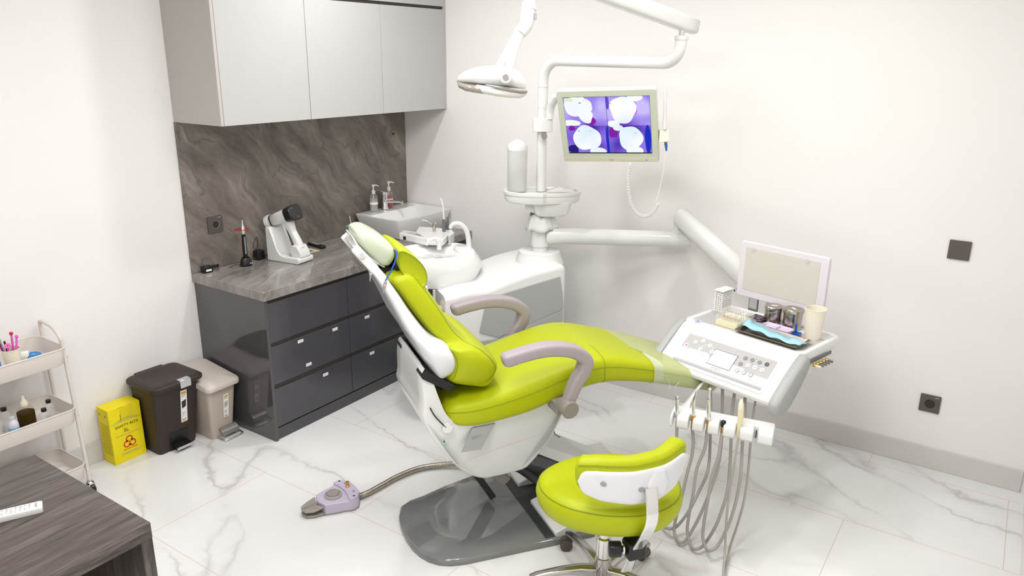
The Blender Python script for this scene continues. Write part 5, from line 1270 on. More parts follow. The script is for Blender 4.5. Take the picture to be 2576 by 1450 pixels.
# backrest: curved band, white shell outside
_bt = [-1, -.75, -.5, 0, .5, .8, 1]
_br = [-.142, -.100, -.052, .050, .150, .208, .246]; _bf = [-.192, -.212, -.222, -.222, -.188, -.142, -.092]
def bpt(t, rad, z):          # t in [-1, 1] along the curved band, rad grows outwards
    def c_at(t): return V(np.interp(t, _bt, _br), np.interp(t, _bt, _bf))
    def sm(t): return sum(c_at(t+d)*w for d, w in ((-.16, .2), (-.08, .2), (0, .2), (.08, .2), (.16, .2)))
    p = sm(t); d = unit(sm(t+.05)-sm(t-.05)); n_ = V(d[1], -d[0])
    if abs(t) > .84: p = p+(c_at(t)-p)*min(1, (abs(t)-.84)/.16)
    q = p+n_*(rad-.262); return sp(q[0], q[1], z)
def btop(t): return float(np.interp(t, [-1, -.6, 0, .5, .8, 1], [.692, .706, .706, .712, .726, .728]))
def bbot(t): return float(np.interp(t, [-1, -.85, -.5, 0, .45, .7, .85, 1], [.610, .572, .545, .530, .535, .560, .600, .655]))
loops = []; NT_ = 46
for i in range(NT_+1):
    t_ = -1+2*i/NT_; e_ = 1.0
    d_ = 1-abs(t_); 
    if d_ < .10: e_ = math.sqrt(max(0, 1-(1-d_/.10)**2))
    e_ = max(e_, .03)
    zt_, zb_ = btop(t_), bbot(t_); mz, hz_ = (zt_+zb_)/2, (zt_-zb_)/2*e_
    th_ = .030*max(e_, .2)
    loops.append([bpt(t_, .254+(th_*1.28)*se(k, 28, 3.0)[0], mz+hz_*se(k, 28, 3.0)[1]) for k in range(28)])
bk2 = obj('backrest', G().loft(loops), m_green, ST, auto=75)
P = [bpt(-.94+1.9*i/NT_, .2915, btop(-.94+1.9*i/NT_)-.016) for i in range(1, NT_-1)]
obj('seam', G().tube(P, .0018, 6), m_stitch, bk2)
loops = []
for i in range(41):
    t_ = -.88+1.82*i/40; d_ = min(t_+.88, .94-t_); e_ = math.sqrt(max(0, 1-(1-min(d_/.14, 1))**2)); e_ = max(e_, .03)
    zt_, zb_ = btop(t_)-.036, bbot(t_)+.012; mz, hz_ = (zt_+zb_)/2, max((zt_-zb_)/2*e_, .004)
    loops.append([bpt(t_, .290+.012*se(k, 24, 3.4)[0], mz+hz_*se(k, 24, 3.4)[1]) for k in range(24)])
sh_ = obj('backrest_shell', G().loft(loops), m_shellw, ST, auto=60)
for t_, z_ in ((-.48, .630), (.10, .605)):
    c_ = bpt(t_, .3045, z_); n1 = unit(V(*(c_-sp(.045, .075, 0))[:2], 0))
    fr = Fr(c_, np.cross(V(0, 0, 1), n1), V(0, 0, 1)); s_g = 1 if fr.n@n1 > 0 else -1
    obj('screw_recess', G().lathe([(.001, .0), (.013, .0), (.013, .0012*s_g), (.001, .0012*s_g)], n=20, fr=fr, sy=.62, sx=.8), mat('recess_grey', lin(150, 150, 156), .5), sh_)
# chrome back support
tb = .32
outn = unit(bpt(tb, .4, 0)-bpt(tb, .2, 0)); tang = unit(np.cross(V(0, 0, 1), outn))
sup = [(.113, -.250, .61), (.118, -.266, .555), (.120, -.270, .49), (.110, -.250, .425), (.096, -.218, .36), (.080, -.184, .285), (.066, -.158, .205)]
P = smooth([sp(*q) for q in sup], 5)
obj('back_support', G().rtube(P, .023, .005, outn, e=5, n=20), m_chrome, ST, auto=50)
obj('support_mount', G().rtube([bpt(.40, .296, .665), bpt(.38, .298, .62), bpt(.36, .300, .575)], [.022, .042, .034], [.006, .013, .008], outn, e=3), m_shellw, ST)
cl_ = sp(.083, -.178, .318); FS = Fr(cl_, tang, outn)
obj('tilt_clamp', G().box(-.036, .034, -.03, .035, -.035, .030, FS), m_black, ST, bevel=.008, seg=3)
obj('clamp_arm', G().rtube([cl_+V(0, 0, .02), (cl_+sp(0, 0, .40))/2+V(0, 0, .03), sp(0.02, .0, .40)], [.022, .024, .03], [.012, .012, .010], (0, 0, 1), e=4), m_black, ST)
kp = cl_-RT*.070-FWD*.01+V(0, 0, .002)
obj('clamp_knob', G().cyl(kp-RT*.022, kp+RT*.022, .030, 8).cyl(kp+RT*.020, kp+RT*.04, .012, 16), m_black, ST, bevel=.004)
obj('knob_washer', G().cyl(kp+RT*.028, kp+RT*.034, .020, 20), m_chrome, ST)
kp2 = sp(.05, -.10, .385)
obj('clamp_knob', G().cyl(kp2-RT*.02, kp2+RT*.03, .014, 12), m_black, ST, bevel=.003)
# seat mechanism, levers, gas column
obj('mechanism', G().box(-.075, .095, -.10, .08, .392, .416, Fr(SO, RT, FWD)), m_black, ST, bevel=.005)
lv = obj('height_lever', G().rtube([sp(.06, .02, .40), sp(.145, .0, .37), sp(.175, -.01, .353), sp(.182, -.012, .350)], [.012, .013, .013, .010], [.005, .006, .006, .004], (0, 0, 1), e=4), m_black, ST)
obj('lever_tip', G().rtube([sp(.175, -.01, .351), sp(.195, -.03, .330), sp(.21, -.045, .313)], [.006, .006, .004], [.004, .004, .003], (0, 0, 1), e=3), m_black, lv)
obj('tilt_lever', G().rtube([sp(.12, .10, .402), sp(.21, .10, .37), sp(.225, .09, .358)], [.006, .006, .004], [.004, .004, .003], (0, 0, 1), e=3), m_black, ST)
obj('gas_column', G().lathe([(.028, .10), (.028, .235), (.020, .24), (.020, .395)], tuple(SO), 32), m_chrome, ST)
obj('column_cover', G().lathe([(.033, .075), (.034, .09), (.032, .15), (.029, .152)], tuple(SO), 28), m_alu, ST)
obj('hub', G().lathe([(.001, .052), (.042, .055), (.046, .07), (.040, .10), (.033, .108), (.001, .109)], tuple(SO), 32), m_alu, ST)
base_dir = math.atan2(-.332+.0, 1)  # placeholder replaced below
P1_ = V(-1.645, -2.337, 0)-SO; a0 = math.atan2(P1_@FWD, P1_@RT)
for k in range(5):
    a = a0-2*math.pi*k/5
    d = (math.cos(a), math.sin(a)); q_ = lambda r, z: sp(r*d[0], r*d[1], z)
    lg = obj('base_leg', G().rtube([q_(.03, .088), q_(.09, .098), q_(.16, .095), q_(.22, .086), q_(.262, .078), q_(.285, .070)], [.024, .021, .019, .017, .0165, .014], [.022, .016, .013, .012, .012, .010], (0, 0, 1), e=3.2, n=22), m_alu, ST, auto=60)
    ca = obj('caster', G().cyl(q_(.272, .035), q_(.272, .072), .005, 10), m_steel, ST)
    w_ = V(d[0], d[1]); sw_ = (a+1.1+.6*k)
    c_ = q_(.272, 0)+RT*.012*math.cos(sw_)+FWD*.012*math.sin(sw_); ax_ = RT*-math.sin(sw_)+FWD*math.cos(sw_)
    for s_ in (-1, 1):
        obj('wheel', G().tube([c_+V(0, 0, .0265)+ax_*s_*.006, c_+V(0, 0, .0265)+ax_*s_*.010, c_+V(0, 0, .0265)+ax_*s_*.022, c_+V(0, 0, .0265)+ax_*s_*.0245], [.025, .0265, .0265, .020], 28), mat('caster_brown', lin(84, 74, 68), .4), ca)
    obj('caster_hood', G().tube([c_+V(0, 0, .034)-ax_*.010, c_+V(0, 0, .034)+ax_*.010], .026, 20), mat('caster_brown2', lin(96, 88, 82), .4), ca)

# ------------------------------------------------------------------ foot control with steel hose
pc_ = at(850, 1255, z=.03); pe_ = at(765, 1300, z=.0)
fd = unit(V(*(pc_-pe_)[:2], 0)); 
FP = Fr(V(pc_[0], pc_[1], 0), fd, V(-fd[1], fd[0], 0))
FT = thing('foot_control', 'lavender and grey dental foot control pedal on the floor', 'foot pedal', FP.o)
bodyp = [(-.085, .052), (-.04, .068), (.0, .078), (.02, .088), (.04, .092), (.065, .082), (.085, .05), (.09, .0), (.085, -.05), (.065, -.082), (.04, -.092), (.02, -.088), (.0, -.078), (-.04, -.068), (-.085, -.052), (-.098, 0)]
obj('housing', G().loft([[FP.p(a, b, z) for a, b in bodyp] for z in (.003, .055)]), m_lav, FT, bevel=.005, seg=3)
rp = [(.018, .088), (.04, .092), (.065, .082), (.085, .05), (.09, .0), (.085, -.05), (.065, -.082), (.04, -.092), (.018, -.088), (.030, -.04), (.034, 0), (.030, .04)]
cr_ = obj('rear_rim', G().loft([[FP.p(a, b, z) for a, b in rp] for z in (.05, .066)]), m_lav, FT, bevel=.004, seg=3)
obj('foot_rim', G().loft([[FP.p(a*1.02, b*1.02, z) for a, b in bodyp] for z in (.0, .006)]), m_pedg, FT)
for a, b, m_ in ((.045, .078, m_chrome), (.060, .045, m_lav), (.062, -.04, m_lav), (.046, -.078, m_chrome)): obj('rim_screw', G().lathe([(.001, .066), (.0065, .066), (.006, .068), (.001, .0685)], tuple(FP.p(a, b, 0)), 16), m_ if m_ is m_chrome else m_inkg, cr_)
obj('joystick', G().lathe([(.009, .066), (.010, .070), (.005, .074), (.005, .082), (.0095, .086), (.008, .091), (.001, .093)], tuple(FP.p(.058, .015, 0)), 20), m_gold, FT)
dk2 = obj('dial', G().lathe([(.040, .054), (.041, .060), (.037, .066), (.033, .067), (.033, .064), (.001, .064)], tuple(FP.p(-.022, .0, 0)), 36), mat('dial_grey', lin(160, 160, 158), .2), FT)
obj('dial_button', G().lathe([(.030, .064), (.030, .070), (.027, .074), (.001, .075)], tuple(FP.p(-.022, .0, 0)), 32), m_pedg, dk2)
pd1 = [(-.085, .052), (-.10, 0), (-.085, -.052), (-.13, -.046), (-.165, -.028), (-.172, 0), (-.165, .028), (-.13, .046)]
obj('pedal', G().loft([[FP.p(a-.004, b, z+(.012 if a > -.1 else 0)) for a, b in pd1] for z in (.028, .038)]), m_pedg, FT, bevel=.004, seg=3)
obj('pedal_ridge', G().tube([FP.p(-.105, 0, .0505), FP.p(-.168, 0, .0405)], .0014, 6), mat('pedal_line', lin(120, 116, 110), .5), FT)
obj('pedal_base', G().loft([[FP.p(a-.002, b*.98, z) for a, b in pd1] for z in (.002, .012)]), m_pedg, FT, bevel=.003, seg=2)
hs_ = [(888, 1252, .022), (920, 1243, .02), (960, 1222, .02), (1000, 1200, .02), (1050, 1180, .02), (1100, 1171, .02), (1150, 1168, .025), (1185, 1172, .03), (1215, 1195, .04)]
core = smooth([at(a, b, z=z) for a, b, z in hs_], 40); rr_ = [.0125+.0012*math.sin(i*2.1) for i in range(len(core))]
obj('steel_hose', G().tube(core, rr_, 14), m_hosed, FT, auto=80)

# ------------------------------------------------------------------ bins and safety box by the wall
SB = thing('safety_box', 'yellow cardboard 5L sharps safety box standing by the wall', 'safety box', (-2.30, -.07, 0))
s0, s1, yf, yb, hb2 = -2.375, -2.208, -.122, -.020, .302
obj('carton', G().box(s0, s1, yf, yb, .0, hb2), m_yel, SB, bevel=.0015)
fF = Fr((s0, yf, 0), (1, 0, 0), (0, 0, 1)); W0 = s1-s0
obj('flap', G().prism([(.062, .235), (.062, .286), (.078, .300), (.115, .306), (.125, .300), (.125, .262), (.118, .245)], .0008, .003, fF), mat('yellow_flap', lin(222, 205, 10), .5), SB)
obj('flap_cut', G().box(.058, .0605, .225, .262, .0006, .0012, fF).box(.05, .085, .2985, .300, .0005, .001, fF), m_yeld, SB)
tx = text_geo('SAFETY BOX', .0215, fF, W0/2+.002, .198, sx=1.0, lift=.001); text_geo('5L', .028, fF, W0/2-.004, .170, tx, lift=.001)
obj('lettering', tx, m_ink, SB)
for band in (((.234, .045, .125), (.228, .03, .14), (.221, .012, .155)), ((.148, .02, .15),), ((.048, .04, .14), (.040, .04, .13))):
    g = G()
    for (z, x0, x1) in band:
        x = x0
        while x < x1:
            w = rnd.uniform(.003, .009); g.box(x, x+w, z-.0011, z+.0011, .0006, .001, fF); x += w+.002
    obj('small_print', g, m_inkg, SB)
g = G(); bc_ = (W0/2+.004, .100)
def ring2(cx, cy, r0, r1, a0, a1, n=20):
    P = [(cx+r0*math.cos(math.radians(a0+(a1-a0)*k/n)), cy+r0*math.sin(math.radians(a0+(a1-a0)*k/n))) for k in range(n+1)]
    Q = [(cx+r1*math.cos(math.radians(a0+(a1-a0)*k/n)), cy+r1*math.sin(math.radians(a0+(a1-a0)*k/n))) for k in range(n, -1, -1)]
    g.prism(P+Q, .0006, .0011, fF)
for k in range(3):
    a = math.radians(90+120*k); cx3, cy3 = bc_[0]+.0165*math.cos(a), bc_[1]+.0165*math.sin(a)
    ring2(cx3, cy3, .0125, .0185, math.degrees(a)-145, math.degrees(a)+145, 26)
    ring2(bc_[0], bc_[1], .0140, .0165, math.degrees(a)+25, math.degrees(a)+95, 12)
ring2(bc_[0], bc_[1], .003, .0065, 0, 360, 24)
obj('biohazard_symbol', g, m_red, SB)
obj('lettering', text_geo('BIOHAZARD', .0135, fF, W0/2+.006, .064, lift=.001), m_red, SB)
fL = Fr((s0, yb, 0), (0, -1, 0), (0, 0, 1)); g = G()
for r in range(15):
    z = .215-.0115*r; x = .012
    while x < .088:
        w = rnd.uniform(.003, .010); g.box(x, min(x+w, .09), z-.0012, z+.0012, .0006, .001, fL); x += w+.002
for x in (.02, .075): g.prism([(x-.007, .262), (x+.007, .262), (x, .276)], .0006, .001, fL)
obj('side_print', g, m_yeld, SB)
def sticker_strip(par, fr, x, z0, z1, w, tri):
    s = obj('label_strip', G().box(x-w/2, x+w/2, z0, z1, .0006, .0014, fr), m_paper, par)
    h = z1-z0
    obj('label_band', G().box(x-w*.38, x+w*.38, z1-h*.115, z1-h*.05, .0014, .0018, fr).box(x-w/2, x+w/2, z0, z0+h*.022, .0014, .0018, fr), mat('label_amber', lin(226, 160, 20), .5), s)
    g = G()
    for k, (a, ww) in enumerate(((.15, .7), (.185, .6), (.70, .5), (.735, .55), (.80, .4))): g.box(x-w*.35, x-w*.35+w*ww, z1-h*a-.0012, z1-h*a+.0012, .0014, .0018, fr)
    for k in range(9): g.box(x-w*.36+k*w*.075, x-w*.36+k*w*.075+w*(.02+.03*(k % 2)), z0+h*.04, z0+h*.12, .0014, .0018, fr)
    obj('label_print', g, m_inkg, s)
    obj('label_picture', G().prism([(x-w*.30, z1-h*.56), (x+w*.30, z1-h*.52), (x+w*.34, z1-h*.30), (x-w*.36, z1-h*.34)], .0014, .0018, fr), tri, s)
def trect(x0, x1, y0, y1, r, z): return [V(a, b, z) for a, b in rrect(x0, x1, y0, y1, r, 5)]
# dark brown pedal bin
DB = thing('pedal_bin', 'dark brown square pedal bin between the yellow box and beige bin', 'bin', (-2.085, -.16, 0))
g = G().loft([trect(-2.188, -1.975, -.212, -.045, .022, .0), trect(-2.190, -1.972, -.216, -.043, .022, .02), trect(-2.205, -1.950, -.262, -.028, .028, .365), trect(-2.207, -1.948, -.265, -.026, .028, .375)])
obj('body', g, m_brown, DB, auto=50)
obj('lid', G().loft([trect(-2.218, -1.936, -.288, -.020, .035, .372), trect(-2.222, -1.932, -.292, -.018, .038, .378), trect(-2.222, -1.932, -.292, -.018, .038, .392), trect(-2.214, -1.940, -.284, -.026, .035, .400), trect(-2.19, -1.965, -.255, -.05, .03, .402), trect(-2.17, -1.985, -.235, -.07, .03, .397)]), m_brown, DB, auto=40)
obj('lid_hinge', G().box(-2.155, -2.00, -.03, -.004, .365, .400), m_brown, DB, bevel=.004)
fD = Fr((-2.08, -.216, .02), (1, 0, 0), (0, -.0475, .345))
obj('lid_latch', G().box(-.030, .036, -.296+.216+.0, -.24+.216, 0, 0) if False else G().box(-2.078, -2.018, -.296, -.262, .382, .4045).box(-2.078, -2.018, -.298, -.292, .360, .4045), mat('silver_plastic', lin(200, 200, 204), .25, metal=.6), DB, bevel=.003)
sticker_strip(DB, fD, .035, .125, .315, .036, m_brown)
obj('pedal_recess', G().box(-2.140, -2.035, -.236, -.228, .004, .085) if False else G().box(-.052, .055, -.02, .085, .0012, .0022, fD), m_black, DB)
obj('pedal', G().box(-.040, .046, .005, .018, .004, .05, fD), m_black, DB, bevel=.003)
obj('pedal_trim', G().box(-.042, .048, .004, .019, .05, .053, fD), mat('silver_plastic', (0, 0, 0)), DB)
# beige pedal bin
BB = thing('pedal_bin', 'beige tapered pedal bin with wire pedal beside the charcoal cabinet', 'bin', (-1.865, -.18, 0))
g = G().loft([trect(-1.930, -1.800, -.292, -.080, .02, .0), trect(-1.932, -1.798, -.294, -.078, .02, .01), trect(-1.952, -1.778, -.330, -.040, .024, .305)])
obj('body', g, m_beige, BB, auto=50)
lz = lambda y: .332+.035*(-y-.02)/.34*-1+.03
def lid_ring(k, dz): 
    cx4, cy4 = -1.865, -.19
    o = []
    for a, b in rrect(-1.968, -1.762, -.358, -.022, .035, 6):
        x, y = cx4+(a-cx4)*k, cy4+(b-cy4)*k; o.append(V(x, y, .318+dz+.030*((y+.358)/.336)-.008*abs((a-cx4)/.1)**2*(1 if y < -.3 else 0)))
    return o
obj('lid', G().loft([lid_ring(.985, -.012), lid_ring(1.0, -.004), lid_ring(1.0, .010), lid_ring(.97, .018), lid_ring(.5, .020), lid_ring(.05, .020)]), m_beigel, BB, auto=50)
fBb = Fr((-1.865, -.2955, .01), (1, 0, 0), (0, -.0366, .295))
sticker_strip(BB, fBb, .018, .10, .245, .032, m_beige)
obj('pedal', G().loft([[V(-1.895, y, z), V(-1.795, y, z), V(-1.795, y, z+.012), V(-1.895, y, z+.012)] for y, z in ((-.290, .045), (-.312, .050), (-.335, .034), (-.340, .022))]), mat('silver_grey', lin(150, 148, 146), .3, metal=.5), BB, bevel=.002)
obj('wire_stand', G().tube(smooth([(-1.905, -.285, .012), (-1.905, -.34, .008), (-1.895, -.362, .008), (-1.85, -.366, .008), (-1.795, -.362, .008), (-1.785, -.34, .008), (-1.785, -.285, .012)], 5), .0035, 10), m_chrome, BB)

# ------------------------------------------------------------------ rolling cart with three baskets
CT = thing('rolling_cart', 'white three-tier metal rolling cart at the left edge beside the yellow box', 'cart', (-2.80, -.17, 0))
x0, x1, y0, y1 = -3.02, -2.585, -.300, -.030
def basket(zt, zb):
    o = obj('basket', G().loft([trect(x0+.012, x1-.012, y0+.010, y1-.010, .035, zb), trect(x0+.008, x1-.008, y0+.006, y1-.006, .037, zb+.006), trect(x0, x1, y0, y1, .04, zt), trect(x0+.002, x1-.002, y0+.002, y1-.002, .039, zt), trect(x0+.011, x1-.011, y0+.009, y1-.009, .035, zb+.009), trect(x0+.02, x1-.02, y0+.02, y1-.02, .03, zb+.003)]), m_troll, CT, auto=40)
    P = trect(x0, x1, y0, y1, .04, zt); obj('rim', G().tube(P, .0035, 8, closed=True, cap=False), m_troll, o)
for zt, zb in ((.752, .675), (.458, .385), (.172, .100)): basket(zt, zb)
hl_ = [(-2.572, -.262, .060), (-2.580, -.262, .45), (-2.588, -.262, .74), (-2.592, -.262, .790), (-2.590, -.235, .812), (-2.578, -.16, .822), (-2.570, -.06, .822), (-2.568, -.038, .805), (-2.565, -.033, .74), (-2.560, -.033, .45), (-2.555, -.033, .060)]
obj('side_frame', G().tube(smooth(hl_, 5), .0085, 14), m_troll, CT, auto=60)
obj('side_frame', G().tube(smooth([(-5.605-x, y, z) for x, y, z in hl_], 5), .0085, 14), m_troll, CT, auto=60)
for (a, b) in ((-2.572, -.262), (-2.555, -.033), (-3.033, -.262), (-3.05, -.033)):
    c_ = obj('caster', G().lathe([(.014, .052), (.016, .056), (.010, .062), (.009, .072)], (a, b, 0), 16), m_chrome, CT)
    obj('wheel', G().cyl((a-.011, b-.006, .024), (a+.011, b-.006, .024), .0235, 20), m_black, c_)
    obj('fork', G().box(a-.014, a-.011, b-.018, b+.010, .02, .054).box(a+.011, a+.014, b-.018, b+.010, .02, .054).box(a-.014, a+.014, b-.016, b+.012, .048, .054), m_chrome, c_)
for z in (.70, .41, .125):
    obj('rivet', G().ell((-2.583+.008*(1-z), -.268, z), .005, .004, .005), m_chrome, CT)
# things in the top basket
tzb = .684
def on(u_, v_, z): p = at(u_, v_, z=z); return p
p = V(-2.765, -.190, tzb)
cu = thing('pen_cup', 'cream paper cup of pink pens in the top basket of the cart', 'cup', p)
obj('cup_wall', G().lathe([(.001, .003), (.026, .003), (.027, 0), (.036, .095), (.0345, .095), (.026, .006), (.001, .006)], tuple(p), 32), m_cup, cu)
obj('rim', G().tube([p+V(.0362*math.cos(a), .0362*math.sin(a), .0955) for a in [2*math.pi*k/32 for k in range(32)]], .0015, 8, closed=True, cap=False), m_cup, cu)
pens = [(.012, .008, .15, 'pink', 'pink pen with a red flower top in the cream cup, tallest at right', .2), (.018, -.006, .145, 'pink2', 'pink pen with a rounded pink head beside the red-topped pen', .5), (-.008, .012, .13, 'black', 'black pen standing in the cream cup among the pink ones', -.1),
        (-.012, -.016, .12, 'pink', 'pink pen with a light pink flower face, low in front of the cream cup', -.25), (-.024, .002, .125, 'green', 'pen with green leaf top leaning left in the cream cup', -.4), (-.02, .015, .15, 'grey', 'grey translucent pen standing at the back left of the cream cup', -.15)]
pc__ = {'pink': lin(226, 90, 190), 'pink2': lin(236, 110, 200), 'black': lin(30, 26, 34), 'green': lin(150, 40, 120), 'grey': lin(170, 170, 172)}
for (dx, dy, h, c_, l_, tl) in pens:
    b0 = p+V(dx*.5, dy*.5, .008); b1 = p+V(dx*1.3+.012*tl, dy*1.3, h)
    t_ = thing('pen', l_, 'pen', b0, group='pens in the cream cup')
    obj('barrel', G().tube([b0, b0*.5+b1*.5, b1], [.0035, .0042, .0042], 10), mat('pen_'+c_, pc__[c_], .4), t_)
    if c_ == 'green': obj('leaf_top', G().ell(b1+V(-.008, 0, .002), .014, .008, .006), mat('leaf_green', lin(20, 100, 40), .5), t_)
    elif l_.startswith('pink pen with a red'): obj('flower_top', G().ell(b1+V(0, 0, .008), .008, .008, .008), mat('flower_red', lin(205, 40, 60), .5), t_)
    elif 'face' in l_:
        g = G()
        for k in range(5): g.ell(b1+V(.008*math.cos(1.26*k), -.004, .008*math.sin(1.26*k)), .006, .004, .006, n=10, k=6)
        obj('flower_top', g, mat('flower_pink', lin(240, 120, 190), .5), t_)
    elif c_ == 'pink2': obj('round_top', G().ell(b1, .007, .007, .008), mat('pen_pink2', (0, 0, 0)), t_)
q_ = V(-2.690, -.110, tzb)
t_ = thing('tissue_roll', 'white paper roll lying behind the cup in the cart top basket', 'roll', q_)
obj('roll', G().tube([q_+V(-.02, .01, .02), q_+V(.02, -.012, .02)], .02, 24), m_paper, t_)
q_ = V(-2.655, -.125, tzb)
t_ = thing('tape_dispenser', 'round blue plastic tape reel in the top basket of the cart', 'tape reel', q_)
obj('reel', G().lathe([(.018, .004), (.030, .004), (.032, .010), (.030, .020), (.018, .024), (.013, .020), (.013, .008)], tuple(q_), 32), mat('sky_blue', lin(50, 135, 205), .3), t_)
obj('reel_core', G().lathe([(.001, .004), (.013, .004), (.013, .018), (.001, .018)], tuple(q_), 24), mat('pale_blue', lin(170, 205, 225), .3), t_)
for k, (a, b, c_, l_) in enumerate(((-2.690, -.205, lin(214, 205, 150), 'small pale yellow wrapper lying loose in front of the blue reel'), (-2.665, -.218, lin(216, 212, 206), 'small white wrapper on the cart basket floor by its front rim'), (-2.625, -.190, lin(185, 205, 215), 'small pale blue wrapper to the right of the blue reel'))):
    g = G().ell((a, b, tzb+.006), .016, .010, .006, n=10, k=6); solo('wrapper', g, mat('wrap_%d' % k, c_, .5), l_, 'wrapper', group='wrappers in the top basket')
q_ = V(-2.835, -.215, tzb)
t_ = thing('bottle', 'blue and dark labelled small bottle at the far left of the top basket', 'bottle', q_)
obj('body', G().lathe([(.016, 0), (.017, .003), (.017, .03), (.001, .035)], tuple(q_), 20), mat('dark_violet', lin(45, 30, 60), .3), t_)
obj('cap', G().lathe([(.013, .032), (.014, .034), (.014, .062), (.001, .066)], tuple(q_), 20), mat('sky_blue', (0, 0, 0)), t_)
q_ = V(-2.84, -.12, tzb)
t_ = thing('carton', 'white small carton with blue print at the back left of the top basket', 'carton', q_)
obj('carton', G().box(q_[0]-.03, q_[0]+.03, q_[1]-.015, q_[1]+.015, tzb, tzb+.085), m_paper, t_, bevel=.001)
obj('carton_print', G().box(q_[0]-.022, q_[0]+.02, q_[1]-.0158, q_[1]-.015, tzb+.03, tzb+.04), mat('print_blue', lin(80, 90, 190), .5), t_)
# middle basket bottles
mzb = .394
def small_bottle(x, y, r, h, capm, liq, label, cap_h=.014, lab_=None, fillh=None, liqm=None):
    t_ = thing('bottle', label, 'bottle', (x, y, mzb), group='bottles in the middle basket')
    obj('glass', G().lathe([(r*.9, 0), (r, .004), (r, h*.66), (r*.86, h*.78), (r*.5, h*.88), (r*.42, h*.92)], (x, y, mzb), 28), mat('thin_plastic', (.9, .9, .88), .08, alpha=.2, spec=.8) if liq is not None else lab_, t_)
    if liqm: obj('liquid', G().lathe([(.001, .004), (r*.93, .004), (r*.93, fillh), (.001, fillh)], (x, y, mzb), 24), liqm, t_)
    obj('cap', G().lathe([(r*.48, h*.9), (r*.5, h*.91), (r*.5, h*.9+cap_h), (.001, h*.9+cap_h)], (x, y, mzb), 24), capm, t_)
    return t_
m_pl = mat('clear_liquid', (.80, .80, .78), .1, alpha=.14)
small_bottle(-2.690, -.212, .022, .072, m_black, 1, 'clear bottle with black cap right beside the dark brown jar', fillh=.035, liqm=m_pl)
small_bottle(-2.640, -.150, .022, .078, m_black, 1, 'clear bottle with black cap at the right end of the middle basket', fillh=.03, liqm=m_pl)
small_bottle(-2.815, -.130, .024, .105, m_black, 1, 'clear tall bottle with black cap behind the white labelled bottle', fillh=.05, liqm=m_pl)
small_bottle(-2.862, -.170, .022, .09, m_black, 1, 'clear bottle with black cap at the far left edge of the picture', fillh=.04, liqm=m_pl)
t_ = small_bottle(-2.822, -.218, .021, .088, m_white, None, 'white plastic bottle with light blue label in the middle basket', lab_=mat('milky_plastic', lin(222, 222, 232), .35, alpha=.95))
obj('label', G().lathe([(.0212, .030), (.0216, .030), (.0216, .046), (.0212, .046)], (-2.822, -.218, mzb), 28, cap=False), mat('label_blue', lin(120, 180, 225), .5), t_)
x, y = -2.745, -.165
t_ = thing('iodine_jar', 'large jar of dark brown liquid with white dropper bulb in the middle basket', 'jar', (x, y, mzb), group='bottles in the middle basket')
obj('liquid', G().lathe([(.001, .004), (.0335, .004), (.035, .010), (.035, .072), (.001, .072)], (x, y, mzb), 32), mat('iodine', (.004, .002, .001), .5, spec=.1), t_)
obj('glass', G().lathe([(.033, 0), (.036, .004), (.036, .078), (.030, .092), (.018, .102), (.015, .106)], (x, y, mzb), 32), mat('amber_glass', lin(176, 140, 40), .05, alpha=.10), t_)
obj('stopper', G().lathe([(.0155, .102), (.0165, .106), (.016, .112), (.014, .122), (.007, .132), (.005, .150), (.001, .152)], (x, y, mzb), 24), m_cup, t_)
# bottom basket
bz_ = .109
q_ = V(-2.70, -.13, bz_)
t_ = thing('wrapped_pack', 'cream wrapped pack in the bottom basket of the cart', 'pack', q_)
obj('pack', G().ell(q_+V(0, 0, .022), .045, .03, .022, n=14, k=8), mat('cream_wrap', lin(214, 202, 186), .5), t_)
q_ = V(-2.650, -.190, bz_)
t_ = thing('clear_bowl', 'small clear bowl in the bottom basket beside the cream pack', 'bowl', q_)
obj('bowl', G().lathe([(.014, 0), (.026, .016), (.028, .026), (.026, .026), (.012, .004), (.001, .004)], tuple(q_), 24), m_acryl, t_)
solo('sachet', G().box(-2.672, -2.648, -.14, -.128, bz_, bz_+.012), mat('print_blue2', lin(120, 170, 220), .5), 'tiny blue sachet in the bottom basket of the cart', 'sachet')

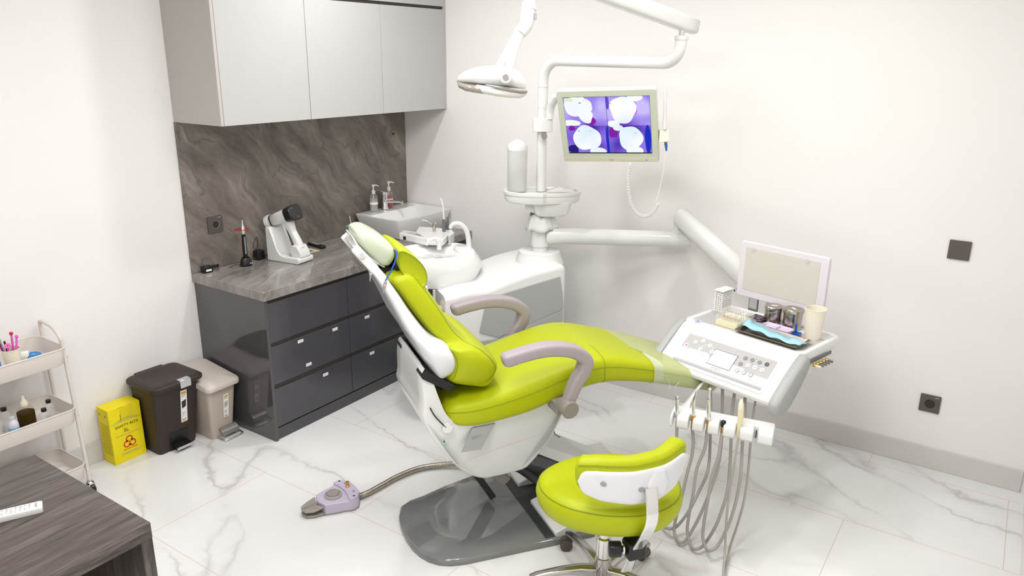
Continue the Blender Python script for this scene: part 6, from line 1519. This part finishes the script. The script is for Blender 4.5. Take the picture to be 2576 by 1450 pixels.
# ------------------------------------------------------------------ desk and its remote
DKx, DKy = -3.124, -1.16
yfr = float(at(378, 1315, z=.75)[1])
DK = thing('desk', 'dark grey ash veneer desk with open front in the lower left corner', 'desk', (-4.1, (DKy+yfr)/2, 0))
XL = -5.0
obj('desktop', G().box(XL, DKx, yfr, DKy, .70, .75), m_wood, DK, bevel=.0012)
obj('side_panel', G().box(DKx-.034, DKx-.0005, yfr+.001, DKy-.001, 0, .6995), m_woodv, DK, bevel=.001)
obj('side_panel', G().box(XL, XL+.034, yfr+.001, DKy-.001, 0, .6995), m_woodv, DK, bevel=.001)
obj('back_panel', G().box(XL+.035, DKx-.035, DKy-.05, DKy-.03, .15, .6995), m_woodv, DK)
RC = [at(0, 1278, z=.768), at(92, 1257, z=.768), at(108, 1264, z=.768)]
rd = unit(V(*(at(98, 1258, z=.77)-at(0, 1281, z=.77))[:2], 0)); ro = at(60, 1284, z=.762)
FR_ = Fr((ro[0], ro[1], .7505), rd, V(-rd[1], rd[0], 0))
tip = float((at(107, 1268, z=.765)-FR_.o)@FR_.r); wid = .022
RM = thing('remote_control', 'white air conditioner remote control lying on the dark desk', 'remote control', FR_.p(tip-.075, 0))
pr_ = rrect(tip-.155, tip, -wid, wid, .010)
obj('case', G().loft([[FR_.p(a*1.0, b*.86, .0) for a, b in pr_], [FR_.p(a, b, .010) for a, b in pr_], [FR_.p(a, b*.97, .017) for a, b in pr_], [FR_.p(a, b*.86, .0185) for a, b in pr_]]), m_white, RM, auto=50)
g = text_geo('SHARP', .0085, Fr(FR_.p(tip-.016, 0, .0186), -FR_.u, FR_.r), 0, 0, lift=.0002); obj('lettering', g, m_ink, RM)
g = G()
for a in range(9):
    for b in range(4):
        if (a*3+b) % 5 == 0: continue
        g.box(tip-.030-.011*a-.0035, tip-.030-.011*a, -.014+.008*b, -.0105+.008*b, .0186, .0190, FR_)
obj('printed_mark', g, m_inkg, RM)
obj('power_button', G().lathe([(.003, .0186), (.0045, .0186), (.0045, .0196), (.003, .0196)], tuple(FR_.p(tip-.125, .006, 0)), 16), mat('coral_button', lin(225, 150, 130), .5), RM)
